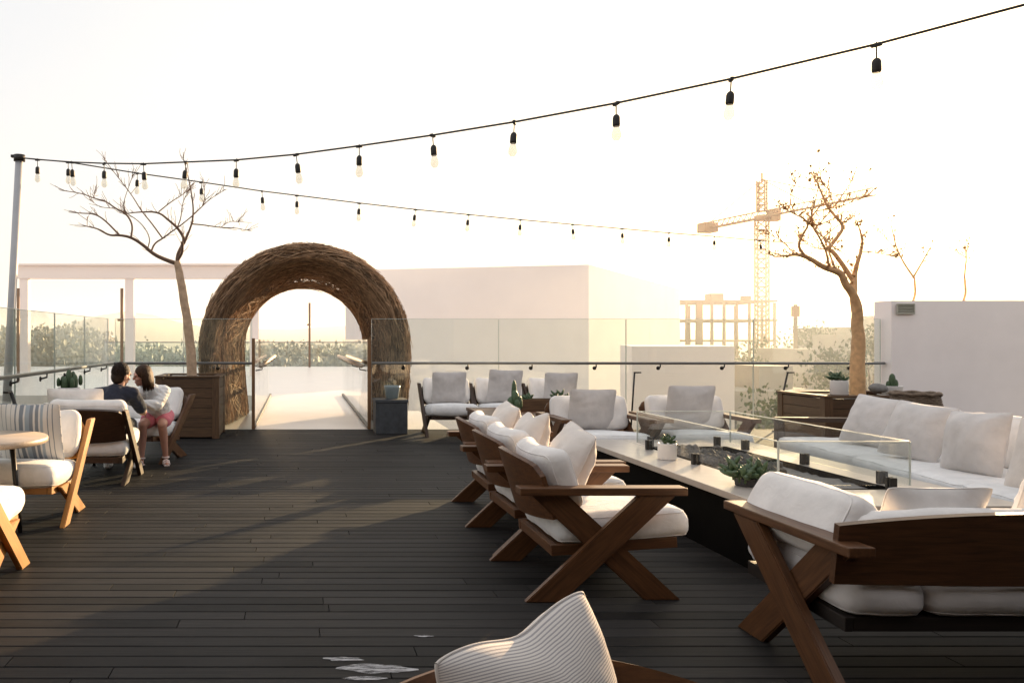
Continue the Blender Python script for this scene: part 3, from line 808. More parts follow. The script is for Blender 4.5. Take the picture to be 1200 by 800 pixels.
for sx in (1, -1): mb.box((0.02, 0.178, 0.15), T(sx*0.319, 0, 0.075), 0.003)
mb.build('box', M['slat'], t)
mb = MB(); mb.box((0.61, 0.175, 0.125), T(0, 0, 0.065), 0.002); mb.build('soil', M['soil'], t)
for i, (x, s_) in enumerate(((-0.21, 1), (0.22, 1.25))):
    q = succulent_mb(0.09*s_, 0.12*s_, 36, 20+i).build('succulent', M['leaf'], t); q.location = (x, 0, 0.125)
t = potted('potted_cactus', 'tall dark green cactus in a glazed pot on the near coffee table edge', (2.62, 9.82, 0.502), 0.065, 0.09, M['pot_blue'], False)
cactus_mb([(0, 0, 0.07, 0.045, 0.24), (0.05, 0.01, 0.07, 0.04, 0.17), (-0.05, 0, 0.07, 0.042, 0.16), (0.0, 0.04, 0.07, 0.03, 0.36), (0.01, -0.05, 0.07, 0.035, 0.13)]).build('cactus', M['leaf'], t)

def round_table(label, loc, r, h, top, legs, leg_r=0.02):
    t = thing('round_table', label, 'table', loc)
    mb = MB(); th = 0.045
    mb.lathe([(0, h-th), (r-0.012, h-th), (r, h-th+0.010), (r, h-0.008), (r-0.008, h), (0, h)], 64); mb.build('table_top', M[top], t)
    for k in range(legs):
        a = 2*PI*k/legs+R(32); x, y = 0.20*math.cos(a), 0.20*math.sin(a)
        mb = MB(); mb.tube([(x*1.3, y*1.3, 0), (x, y, h-th)], [leg_r*0.9, leg_r], 10); mb.build('leg', M['dark_metal'], t)
    return t
round_table('round pale wooden table cut off by the left edge', (-2.28, 5.86, 0), 0.45, 0.72, 'oak', 4)
round_table('small grey round table with a cactus pot beside the left railing', (-2.53, 9.02, 0), 0.30, 0.72, 'table_top', 3)

def planter(label, x0, x1, y0, y1, h, wood):
    cx, cyy = (x0+x1)/2, (y0+y1)/2; hx, hy = (x1-x0)/2, (y1-y0)/2
    t = thing('tree_planter', label, 'planter', (cx, cyy, 0))
    mb = MB(); n = 6; p = 0.10
    for i in range(n):
        hh = (h-0.06)/n; z = 0.02+hh*(i+0.5)
        for sy in (1, -1): mb.box((2*hx-2*p, 0.025, hh-0.006), T(0, sy*(hy-0.022), z), 0.003)
        for sx in (1, -1): mb.box((0.025, 2*hy-2*p, hh-0.006), T(sx*(hx-0.022), 0, z), 0.003)
    mb.build('side_boards', M[wood], t)
    for sx in (1, -1):
        for sy in (1, -1):
            mb = MB(); mb.box((p, p, h-0.03), T(sx*(hx-p/2), sy*(hy-p/2), (h-0.03)/2), 0.004); mb.build('corner_post', M[wood], t)
    mb = MB()
    for sy in (1, -1): mb.box((2*hx+0.02, 0.11, 0.028), T(0, sy*(hy-0.045), h-0.014), 0.004)
    for sx in (1, -1): mb.box((0.11, 2*hy-0.202, 0.028), T(sx*(hx-0.045), 0, h-0.014), 0.004)
    mb.build('rim', M[wood], t)
    mb = MB(); mb.box((2*hx-0.07, 2*hy-0.07, h-0.10), T(0, 0, (h-0.10)/2+0.02), 0); mb.build('soil', M['soil'], t)
    return t
planter('tall wooden planter box holding the bare tree on the left', -2.06, -1.14, 11.62, 12.54, 0.90, 'slat')
planter('wooden planter box holding the tree with glare coloured leaves behind the sofa', 6.20, 7.42, 9.55, 10.50, 0.762, 'slat')

t = thing('side_table', 'dark charcoal cube side table beside the twig arch', 'side table', (1.40, 12.42, 0))
mb = MB(); mb.box((0.48, 0.48, 0.47), T(0, 0, 0.235), 0.01); mb.build('body', M['concrete_dark'], t)
mb = MB(); mb.box((0.50, 0.50, 0.045), T(0, 0, 0.4935), 0.008); mb.build('table_top', M['concrete_dark'], t)
t = thing('pot', 'small empty blue grey pot on the charcoal side table', 'pot', (1.43, 12.40, 0.517))
mb = MB(); mb.lathe([(0.085, 0), (0.095, 0.01), (0.12, 0.17), (0.125, 0.20), (0.112, 0.20), (0.105, 0.17), (0.08, 0.03), (0, 0.03)], 28); mb.build('body', M['pot_blue'], t)

t = thing('basket', 'tall brown woven basket standing behind the sofa pillows', 'basket', (6.86, 9.02, 0))
mb = MB()
for i in range(34):
    z = 0.014+i*0.0235; rr = 0.17+0.09*math.sin(0.35+i/33*2.3)
    mb.tube([((rr+0.006*math.sin(k*PI*0.98+i*PI))*math.cos(2*PI*k/40), (rr+0.006*math.sin(k*PI*0.98+i*PI))*math.sin(2*PI*k/40), z) for k in range(41)], 0.0135, 6, cap=False)
mb.build('woven_side', M['basket'], t)
mb = MB(); mb.lathe([(0.19, 0.006), (0.0, 0.006)], 24); mb.build('bottom', M['basket'], t)
mb = MB(); mb.tube([(0.225*math.cos(2*PI*k/48), 0.225*math.sin(2*PI*k/48), 0.822+0.006*math.sin(k)) for k in range(49)], 0.020, 8, cap=False); mb.build('rim', M['basket'], t)
mb = MB()
bm = bmesh.new(); bmesh.ops.create_icosphere(bm, subdivisions=3, radius=0.08)
for v in bm.verts: v.co = Vector((v.co.x*1.3, v.co.y, v.co.z*0.75))*(1+0.25*noise.noise(v.co*9))
mb._from_bm(bm, T(0, 0, 0.075), True); bm.free()
o = mb.build('stone', M['ash']); o.location = (6.90, 9.66, 0.768); tag(o, 'rounded grey stone between the pots on the right planter', 'stone')

for lab, cx_, cy_, rx, ry, sd in (('small painted sun glint on the dark boards above the larger glint', 0.20, 3.62, 0.085, 0.022, 1), ('largest painted sun glint on the dark boards near the bottom edge', 0.335, 3.51, 0.15, 0.05, 2),
                            ('tiny painted sun glint nearest the pinstripe pillow', 0.60, 3.90, 0.045, 0.012, 3), ('painted sun glint at the bottom edge below the largest glint', 0.28, 3.415, 0.08, 0.02, 4)):
    n = 26; pts = []  # flat pale patches painted where sunlight glints on the boards
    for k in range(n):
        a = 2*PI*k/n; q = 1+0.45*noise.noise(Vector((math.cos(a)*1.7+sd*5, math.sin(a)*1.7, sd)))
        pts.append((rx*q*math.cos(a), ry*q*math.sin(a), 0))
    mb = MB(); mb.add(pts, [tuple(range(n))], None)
    o = mb.build('glint_patch', M['deck_glint']); o.location = (cx_, cy_, 0.0035); tag(o, lab, 'glint_mark', 'painted sun glints on the boards')

# ------------------------------------------------------------------ the deck
def deck():
    mb = MB(); rnd = random.Random(11)
    pitch, gap = 0.1195, 0.0075; y = -1.0; row = 0
    while y < 12.80:
        x = -3.0-rnd.uniform(0, 1.6)
        while x < 11.0:
            L_ = rnd.choice((1.2, 1.8, 2.4, 2.4, 3.0)); x0, x1 = max(x, -3.0), min(x+L_, 11.0); x += L_
            if x1-x0 < 0.08: continue
            a, b = y+gap/2, y+pitch-gap/2; c = 0.0035; e = 0.0019; zt = rnd.uniform(-0.0012, 0.0); zb = -0.025
            x0 += e; x1 -= e
            o_ = (rnd.uniform(-50, 50), rnd.uniform(-50, 50))
            V = [(x0, a, zb), (x1, a, zb), (x1, b, zb), (x0, b, zb), (x0, a, zt-c), (x1, a, zt-c), (x1, b, zt-c), (x0, b, zt-c),
                 (x0+.0006, a+c, zt), (x1-.0006, a+c, zt), (x1-.0006, b-c, zt), (x0+.0006, b-c, zt)]
            F = [(0, 1, 5, 4), (1, 2, 6, 5), (2, 3, 7, 6), (3, 0, 4, 7), (4, 5, 9, 8), (5, 6, 10, 9), (6, 7, 11, 10), (7, 4, 8, 11), (8, 9, 10, 11)]
            mb.add(V, F, [(v[0]+o_[0], v[1]-y+o_[1]*0, v[2]+o_[1]) for v in V])
        y += pitch; row += 1
    o = mb.build('deck', M['deck']); tag(o, kind='structure')
    mb = MB(); mb.box((14.0, 13.85, 0.30), T(4.0, 5.92, -0.18), 0); o = mb.build('deck_base', M['deck_under']); tag(o, kind='structure')
deck()

# ------------------------------------------------------------------ glass railings
def railing(label, p0, p1, n_panels, out_side, posts=(), end_post=None, top=1.745):
    """glass wind screen from p0 to p1 with a steel handrail on the inner face"""
    p0, p1 = Vector((*p0, 0)), Vector((*p1, 0)); d = (p1-p0); L_ = d.length; d.normalize(); nn = Vector((-d.y, d.x, 0))*out_side
    rz = math.atan2(d.y, d.x)
    t = thing('glass_railing', label, 'railing', p0, rz)
    s = out_side
    w = L_/n_panels
    for i in range(n_panels):
        mb = MB(); mb.box((w-0.014, 0.014, top+0.10), T(w*(i+0.5), s*0.07, (top-0.10)/2), 0); g = mb.build('glass_panel', M['glass'], t)
        e = MB(); e.box((w-0.012, 0.016, 0.006), T(w*(i+0.5), s*0.07, top+0.0035), 0.001)
        for k in (0.0045, w-0.0045): e.box((0.005, 0.0142, top+0.10), T(w*i+k, s*0.07, (top-0.10)/2), 0)
        e.build('polished_edge', M['glass_edge'], g)
    mb = MB(); mb.box((L_, 0.055, 0.042), T(L_/2, -s*0.02, 1.045), 0.012); mb.build('handrail', M['steel'], t)
    k = max(2, int(L_/0.95))
    for i in range(k):
        x = L_*(i+0.5)/k
        mb = MB(); mb.tube([(x, -s*0.02, 1.024), (x, -s*0.02, 0.985), (x, s*0.055, 0.965)], 0.011, 8)
        mb.tube([(x, s*0.050, 0.965), (x, s*0.062, 0.965)], 0.030, 14); mb.build('bracket', M['dark_metal'], t)
    for x in posts:
        # slanted steel stanchion with a flat clamp at its head
        mb = MB(); mb.tube([(x, -s*0.42, 0), (x+0.03, -s*0.12, 0.90)], 0.020, 8)
        mb.box((0.13, 0.05, 0.022), T(x+0.05, -s*0.08, 0.905), 0.004); mb.build('stanchion', M['dark_metal'], t)
    mb = MB(); mb.box((L_, 0.05, 0.05), T(L_/2, s*0.07, -0.065), 0.004); mb.build('base_channel', M['dark_metal'], t)
    return t
railing('glass railing with grey handrail behind the chairs, right of the arch', (1.16, 12.86), (9.28, 12.86), 4, 1)
railing('short glass railing between the left planter and the arch', (-2.93, 12.86), (-0.74, 12.86), 2, 1)
railing('glass railing with pale handrail running along the left edge of the deck', (-2.95, 0.2), (-2.95, 12.84), 9, 1, posts=(7.75,))
G_LAMP = 'slim slanted lamp posts behind the back chairs'
for lab, x, lx in (('slim slanted lamp post in front of the white building', 5.22, -0.06), ('slim slanted lamp post in front of the hazy trees', 7.60, -0.20)):
    t = thing('lamp_post', lab, 'lamp', (x+lx, 12.60, 0), 0, G_LAMP)
    mb = MB(); mb.tube([(0, 0, 0.0), (-lx, 0, 0.90)], 0.014, 8); mb.build('post', M['dark_metal'], t)
    mb = MB(); mb.box((0.11, 0.035, 0.022), T(-lx+0.045, 0, 0.908), 0.004); mb.build('head', M['dark_metal'], t)
    mb = MB(); mb.lathe([(0.04, 0.0), (0.04, 0.008), (0, 0.008)], 16); mb.build('base', M['dark_metal'], t)

# ------------------------------------------------------------------ footbridge beyond the arch
mb = MB(); mb.box((1.88, 7.75, 0.25), T(0.20, 16.735, -0.128), 0); o = mb.build('footbridge', M['terrace']); tag(o, kind='structure')
mb = MB(); mb.box((4.5, 3.3, 0.25), T(0.15, 14.55, -0.133), 0); o = mb.build('ledge', M['terrace']); tag(o, kind='structure')
for lab, x, s in (('left glass side of the footbridge with a round wooden handrail', -0.72, 1), ('right glass side of the footbridge with a round wooden handrail', 1.12, -1)):
    t = thing('bridge_railing', lab, 'railing', (x, 12.92, 0))
    for i in range(4):
        mb = MB(); mb.box((0.014, 1.88, 1.42), T(0, 0.96+i*1.90, 0.71), 0); mb.build('glass_panel', M['clear_glass'], t)
    mb = MB(); mb.box((0.06, 7.62, 0.05), T(0, 3.81, 0.026), 0.004); mb.build('base_channel', M['dark_metal'], t)
    mb = MB(); mb.tube([(s*0.12, 0.0, 1.0), (s*0.12, 7.6, 1.0)], 0.034, 12); mb.build('handrail', M['handrail_wood'], t)
    for i in range(5):
        mb = MB(); mb.tube([(s*0.12, 0.4+i*1.7, 0.968), (s*0.12, 0.4+i*1.7, 0.93), (s*0.012, 0.4+i*1.7, 0.91)], 0.010, 6); mb.build('bracket', M['dark_metal'], t)
    mb = MB(); mb.box((0.05, 0.06, 1.44), T(0, -0.03, 0.72), 0.004); mb.build('end_post', M['bronze'], t)

# ------------------------------------------------------------------ twig arch
def twig_arch():
    t = thing('twig_arch', 'large woven twig arch framing the footbridge entrance', 'arch', (0.10, 13.10, 0))
    H, Rr = 3.02, 1.76
    leg = H-Rr; arcL = PI*Rr; tot = 2*leg+arcL
    def path(u):
        """u in 0..1 from the right foot over the top to the left foot -> (x, z, nx, nz)"""
        s = u*tot
        if s < leg:
            k = (leg-s)/leg; return (Rr*(1-0.05*k*k), s, 1, 0)
        if s > leg+arcL:
            k = (s-leg-arcL)/leg; return (-Rr*(1-0.05*k*k), tot-s, -1, 0)
        a = (s-leg)/Rr; return (Rr*math.cos(a), leg+Rr*math.sin(a), math.cos(a), math.sin(a))
    def sect(phi, k=1.0):
        """cross section: radial offset, depth; flared front, tapered back"""
        c, s_ = math.cos(phi), math.sin(phi)
        c = math.copysign(abs(c)**0.62, c); s_ = math.copysign(abs(s_)**0.62, s_)
        dep = 1.25+1.25*s_*k
        rad = -0.19+0.19*c*k-0.115*dep
        return rad, dep
    def pos(u, phi, k=1.0, jit=0.0):
        x, z, nx, nz = path(u); r, d = sect(phi, k)
        r += jit
        if z+nz*r < 0.012: return Vector((x+nx*r, d, max(0.012, z+nz*r)))
        return Vector((x+nx*r, d, z+nz*r))
    rnd = random.Random(5)
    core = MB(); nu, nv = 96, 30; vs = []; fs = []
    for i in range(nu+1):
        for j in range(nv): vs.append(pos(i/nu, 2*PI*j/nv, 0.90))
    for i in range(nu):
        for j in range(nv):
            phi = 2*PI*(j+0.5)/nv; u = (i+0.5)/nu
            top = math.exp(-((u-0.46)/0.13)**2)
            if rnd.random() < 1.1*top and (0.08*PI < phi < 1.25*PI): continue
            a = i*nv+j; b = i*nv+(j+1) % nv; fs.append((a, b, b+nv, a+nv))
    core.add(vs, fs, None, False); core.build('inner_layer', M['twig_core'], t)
    tw = MB()
    for i in range(6800):
        phi = rnd.uniform(0, 2*PI); ln = rnd.uniform(0.10, 0.42); u0 = rnd.uniform(-0.12, 1.0)
        sw = rnd.gauss(0, 1.1); k0 = rnd.uniform(0.92, 1.08); rad = rnd.uniform(0.003, 0.0075)
        pts = []; n = max(6, int(ln*56)); wob = rnd.uniform(0, 99)
        # fewer twigs across the see-through underside near the crown
        if abs(u0+ln/2-0.46) < 0.17 and 0.06*PI < phi % (2*PI) < 1.25*PI and rnd.random() < 0.72: continue
        for q in range(n+1):
            u = u0+ln*q/n
            if u < 0 or u > 1: continue
            nz_ = noise.noise(Vector((u*9, wob, 0)))
            e = (2*q/n-1)**4
            pts.append(pos(u, phi+sw*(q/n)+0.25*nz_, k0+0.05*nz_+0.05*e, 0.018*noise.noise(Vector((u*14, wob, 7)))+0.02*e*rnd.random()))
        if len(pts) > 3:
            m_ = len(pts)
            tw.tube(pts, [rad*(0.45+0.55*math.sin(PI*(0.15+0.7*i_/(m_-1)))) for i_ in range(m_)], 4, cap=True, smooth=False)
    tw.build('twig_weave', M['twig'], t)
twig_arch()

# ------------------------------------------------------------------ buildings beyond the deck
mb = MB(); mb.box((28.0, 21.5, 12.0), T(-11.55, 31.35, -6.004), 0); o = mb.build('terrace', M['terrace']); tag(o, kind='structure')

def poly_block(name, label, foot, z0, z1, mat, cat='building', cap=False):
    t = thing(name, label, cat, (foot[0][0], foot[0][1], 0))
    ox, oy = foot[0]
    n = len(foot); mb = MB()
    vs = [(x-ox, y-oy, z0) for x, y in foot]+[(x-ox, y-oy, z1) for x, y in foot]
    fs = [(i, (i+1) % n, (i+1) % n+n, i+n) for i in range(n)]+[tuple(range(n, 2*n)), tuple(reversed(range(n)))]
    mb.add(vs, fs); mb.build('wall', mat, t)
    if cap:
        mb = MB()
        for i in range(n):
            a, b = Vector(foot[i]), Vector(foot[(i+1) % n]); d = b-a; L_ = d.length
            m_ = T((a.x+b.x)/2-ox, (a.y+b.y)/2-oy, z1+0.025, rz=math.atan2(d.y, d.x)); mb.box((L_-0.01, 0.26, 0.05), m_, 0.008)
        mb.build('coping', mat, t)
    return t
poly_block('white_building', 'plain white building block behind the back row of chairs', [(3.70, 40.7), (13.60, 38.0), (26.9, 57.2), (17.0, 66.0), (3.8, 66.0)], -12, 4.91, M['plaster'])
poly_block('white_annexe', 'low white annexe to the right of the white building', [(8.30, 20.2), (10.62, 19.75), (11.95, 23.2), (9.6, 24.2)], -12, 1.25, M['plaster'])
t = poly_block('garden_wall', 'white wall at the right end of the deck behind the sofa', [(9.30, 12.72), (22.0, 12.4), (22.0, 12.8), (9.30, 13.1)], -0.02, 2.03, M['plaster_wall'], 'wall')
t = thing('wall_vent', 'small pale green louvred vent at the top left corner of the white wall', 'vent', (9.50, 12.69, 1.90))
mb = MB()
mb.box((0.28, 0.02, 0.015), T(0, -0.005, 0.075), 0.002); mb.box((0.28, 0.02, 0.015), T(0, -0.005, -0.075), 0.002)
for s in (1, -1): mb.box((0.015, 0.02, 0.134), T(s*0.1325, -0.005, 0), 0.002)
mb.build('frame', M['vent'], t)
mb = MB()
for i in range(6): mb.box((0.248, 0.020, 0.010), T(0, -0.004, -0.058+i*0.0232, rx=R(30)), 0.001)
mb.box((0.25, 0.004, 0.134), T(0, 0.008, 0), 0); mb.build('louvres', M['vent'], t)

t = thing('shade_wall', 'unseen dark wall and overhang added to shade the near deck', 'wall', (4.0, -3.2, 0))  # out-of-view blocker added to keep fill light off the foreground
mb = MB(); mb.box((26, 0.3, 6.5), T(0, -0.15, 3.25), 0.01); mb.build('wall', M['shade_wall_dark'], t)
mb = MB(); mb.box((26, 2.9, 0.25), T(0, 1.46, 3.45), 0.01); mb.build('shade_canopy', M['shade_wall_dark'], t)
mb = MB(); mb.box((0.3, 6.0, 2.8), T(0.55, 3.02, 1.4), 0.01); mb.build('shade_return', M['shade_wall_dark'], t)
mb = MB(); mb.box((26, 2.15, 0.3), T(0, 1.05, -0.17), 0); mb.build('shade_wall_base', M['shade_wall_dark'], t)

# portico of pale columns on the terrace
t = thing('portico', 'pale pink portico of square columns and flat beams on the far terrace', 'portico', (-4.6, 32.0, 0))
for i, (x, y) in enumerate(((-10.8, 32), (-6.65, 32), (-1.75, 32))):
    mb = MB(); mb.box((0.34, 0.34, 3.80), T(x+4.6, y-32, 1.90), 0.01); mb.build('column', M['plaster_pink'], t)
mb = MB()
mb.box((13.3, 0.44, 0.50), T(0.15, 0, 4.05), 0.01)
mb.build('beam', M['plaster_pink'], t)
mb = MB(); mb.box((13.4, 0.9, 0.07), T(0.15, 0.1, 4.336), 0.01); mb.build('roof', M['plaster_pink'], t)

def bronze_post(label, x, y, h, lamp=0):
    t = thing('flag_post', label, 'post', (x, y, 0), 0, 'thin bronze posts on the far terrace')
    mb = MB(); mb.tube([(0, 0, 0), (0, 0, h)], 0.055, 8); mb.build('shaft', M['bronze'], t)
    mb = MB(); mb.box((0.20, 0.10, 0.09), T(-0.04+lamp, 0, h*0.66), 0.01); mb.build('spotlight', M['bronze'], t)
bronze_post('thin bronze post at the far left in front of the first portico column', -9.55, 27.6, 3.15)
bronze_post('thin bronze post left of the bare tree in front of the second portico column', -6.02, 27.6, 3.15)
bronze_post('thin bronze post in the middle of the view through the arch', 0.55, 41.0, 3.25)
t = thing('terrace_railing', 'far glass railing at the end of the terrace seen through the arch', 'railing', (-10.0, 41.6, 0))
for i in range(9):
    mb = MB(); mb.box((2.58, 0.02, 1.22), T(1.3+i*2.6, 0, 0.62), 0); mb.build('glass_panel', M['glass'], t)
mb = MB(); mb.box((23.4, 0.06, 0.05), T(11.7, 0, 1.255), 0.01); mb.build('handrail', M['steel'], t)

# ------------------------------------------------------------------ string lights
def string_light(label, pts, drops, scale=1.0):
    t = thing('string_light', label, 'string light', pts[0])
    o0 = Vector(pts[0])
    mb = MB(); mb.tube([Vector(p)-o0 for p in pts], 0.0075, 6); mb.build('cable', M['cable'], t)
    proto = None
    for p in drops:
        c = Vector(p)-o0
        if proto is None:
            mb = MB(); mb.tube([(0, 0, 0.012), (0, 0, -0.085)], 0.0042, 6)
            mb.box((0.055, 0.022, 0.022), T(0, 0, -0.004), 0.006)
            mb.lathe([(0.012, -0.078), (0.020, -0.088), (0.023, -0.10), (0.024, -0.145), (0.021, -0.155), (0, -0.155)][::-1], 14)
            proto = mb.build('lamp_socket', M['rubber'], t); proto.location = c
            mb = MB(); mb.lathe([(0.0, -0.250), (0.016, -0.246), (0.029, -0.228), (0.031, -0.210), (0.026, -0.186), (0.017, -0.157), (0.0, -0.157)], 14)
            mb.build('bulb', M['bulb'], proto)
        else:
            q = copy_tree(proto, t); q.location = c; q.rotation_euler = (random.gauss(0, 0.05), random.gauss(0, 0.07), random.uniform(0, 3))
    return t
def along(table):
    """table rows (x, y, z) -> dense smooth curve"""
    out = []
    for i in range(len(table)-1):
        a, b = Vector(table[i]), Vector(table[i+1]); n = 6
        for k in range(n): out.append(a.lerp(b, k/n))
    out.append(Vector(table[-1])); return out
PT = (-3.10, 9.0, 3.44)
def cable_points(rows, slope):
    res = []
    for px, py in rows:
        k = (px-350)/950.0
        Y = (PT[1]-slope*PT[0])/(1-slope*k); res.append(Vector((k*Y, Y, 1.43-(py-397)*Y/950.0)))
    return res
r1 = cable_points([(44, 187), (84, 190), (122, 191.5), (168, 192), (218, 190), (277, 187.5), (347, 181), (421, 171), (507, 158.5), (603, 143), (722, 121), (857, 92.5), (1027, 52)], -0.714)
e1 = cable_points([(1226, -1), (1420, -56)], -0.714)
string_light('near string of bulbs rising to the top right corner', along([PT]+r1+e1), r1)
r2 = cable_points([(80, 190), (161, 203), (236, 213.5), (307, 224), (348, 229), (421, 238), (487, 245.5), (549, 251.5), (610, 257.5), (671, 263), (729, 268), (784, 273), (837, 277), (891, 282)], 0.54)
e2 = cable_points([(945, 286)], 0.54)
string_light('far string of bulbs sagging away behind the arch to the right', along([PT]+r2+e2), r2)

t = thing('light_pole', 'leaning grey pole at the left carrying the string lights', 'pole', (-3.30, 9.0, -0.4))
mb = MB(); mb.tube([(0, 0, 0), (0.20, 0, 3.85)], [0.05, 0.042], 14); mb.build('shaft', M['pole'], t)
mb = MB(); mb.tube([(0.20, 0, 3.80), (0.2, 0, 3.87)], 0.062, 14); mb.box((0.12, 0.05, 0.03), T(0.17, 0, 3.855), 0.004); mb.build('cap', M['dark_metal'], t)
mb = MB(); mb.box((0.36, 0.20, 0.05), T(0.13, 0, 0.22), 0.004); mb.build('bracket', M['dark_metal'], t)

# ------------------------------------------------------------------ bare trees
def bare_tree(label, loc, trunk, branches, unit, seed, twig_n, leaf=None, leaf_n=0, r0=0.075):
    """branches: polylines in tree units (right, up) from the foot; unit = metres per tree unit"""
    t = thing('bare_tree', label, 'tree', loc); rnd = random.Random(seed)
    base = trunk[0]
    def conv(poly, y0, y1):
        n = len(poly); return [Vector(((x-base[0])*unit, y0+(y1-y0)*i/(n-1), (base[1]-y)*unit)) for i, (x, y) in enumerate(poly)]
    def smooth(p, it=2):
        for _ in range(it):
            q = [p[0]]
            for i in range(len(p)-1): q += [p[i].lerp(p[i+1], 0.25), p[i].lerp(p[i+1], 0.75)]
            p = q+[p[-1]]
        return p
    mb = MB(); P = smooth(conv(trunk, 0, 0)); n = len(P)
    mb.tube([p+Vector((noise.noise(p*6)*0.012, noise.noise(p*6+Vector((9, 0, 0)))*0.012, 0)) for p in P],
            [r0*(1.12-0.42*i/(n-1))*(1+0.12*noise.noise(p*7)) for i, p in enumerate(P)], 12)
    mb.build('trunk', M['bark'] if leaf is None else M['glare_bark'], t)
    crown = MB(); tips = []
    lines = []
    for poly, ra, rb in branches:
        start = Vector(((poly[0][0]-base[0])*unit, 0, (base[1]-poly[0][1])*unit))
        y0 = 0
        for L_ in lines:   # begin at the nearest point of an earlier limb
            for p in L_:
                if (Vector((p.x, 0, p.z))-start).length < 0.05: y0 = p.y
        y1 = y0+rnd.uniform(-0.45, 0.45)
        P = smooth(conv(poly, y0, y1)); lines.append(P); n = len(P)
        crown.tube(P, [ra+(rb-ra)*i/(n-1) for i in range(n)], 6)
        for i, p in enumerate(P[n//4:]): tips.append((p, (P[min(i+n//4+1, n-1)]-P[i+n//4-1]).normalized() if n > 3 else Vector((0, 0, 1))))
        tips += [(P[-1], (P[-1]-P[-2]).normalized())]*3
    ends = []
    for i in range(twig_n):
        p, d = rnd.choice(tips); q = p.copy(); pts = [q.copy()]
        d = (d+Vector((rnd.uniform(-.9, .9), rnd.uniform(-.8, .8), rnd.uniform(-.3, 1.0)))).normalized(); L_ = rnd.uniform(0.06, 0.26)
        for k in range(4):
            d = (d+Vector((rnd.uniform(-.35, .35), rnd.uniform(-.35, .35), rnd.uniform(-.2, .35)))).normalized(); q = q+d*L_/4; pts.append(q.copy())
        crown.tube(pts, [0.0045, 0.004, 0.0035, 0.003, 0.0025], 4, cap=False); ends.append((q, d)); ends.append((pts[2], d))
    crown.build('branches', M['bark_dark'] if leaf is None else M['glare_bark'], t)
    if leaf_n:
        lf = MB()
        for i in range(leaf_n):
            p, d = rnd.choice(ends); p = p+Vector((rnd.gauss(0, .008), rnd.gauss(0, .008), rnd.gauss(0, .008)))
            m_ = Matrix.Translation(p) @ Euler((rnd.uniform(0, 6), rnd.uniform(0, 6), rnd.uniform(0, 6))).to_matrix().to_4x4()
            s_ = rnd.uniform(0.012, 0.026)
            lf.add([m_ @ Vector(v) for v in ((-s_, 0, 0), (0, -s_*.55, 0.003), (s_, 0, 0), (0, s_*.55, 0.003))], [(0, 1, 2, 3)])
        lf.build('leaves', leaf, t)
    return t
Z = lambda pts: pts
bare_tree('bare leafless tree growing from the left planter beside the arch', (-1.59, 12.08, 0.86),
    [(605, 762), (603, 700), (595, 620), (583, 540), (572, 470), (562, 420), (558, 400)],
    [([(560, 408), (520, 395), (485, 378), (455, 350), (420, 328), (385, 322), (355, 325), (325, 305), (290, 298)], .034, .007),
     ([(560, 412), (560, 380), (575, 350), (582, 330), (560, 295), (530, 270), (500, 245), (440, 245), (400, 250)], .034, .006),
     ([(385, 322), (340, 275), (310, 258), (270, 258), (235, 255)], .014, .005),
     ([(420, 328), (425, 290), (405, 255), (370, 238), (340, 215), (300, 205), (265, 190), (200, 180)], .016, .005),
     ([(480, 372), (490, 345), (515, 330), (540, 310), (575, 285), (610, 255), (640, 225), (660, 205), (700, 180)], .015, .004),
     ([(515, 330), (480, 280), (455, 250), (430, 205), (400, 165), (355, 105)], .012, .004),
     ([(470, 362), (482, 330), (455, 285), (405, 255), (410, 230), (440, 160)], .009, .004),
     ([(500, 245), (535, 210), (560, 190), (585, 165)], .010, .004),
     ([(580, 345), (600, 300), (610, 270), (612, 230), (605, 180), (595, 130), (585, 90)], .018, .005),
     ([(562, 395), (580, 375), (582, 345)], .022, .016),
     ([(605, 285), (640, 285), (690, 290), (740, 288), (770, 292)], .011, .004),
     ([(560, 295), (572, 265), (575, 225), (590, 190)], .010, .004),
     ([(690, 290), (715, 265), (740, 262)], .006, .003), ([(640, 225), (645, 200), (640, 150)], .007, .003),
     ([(300, 205), (300, 170)], .006, .003), ([(370, 238), (330, 240), (310, 225)], .006, .003), ([(290, 298), (285, 265)], .006, .003)],
    12.08/950/2.667, 3, 260, r0=0.070)
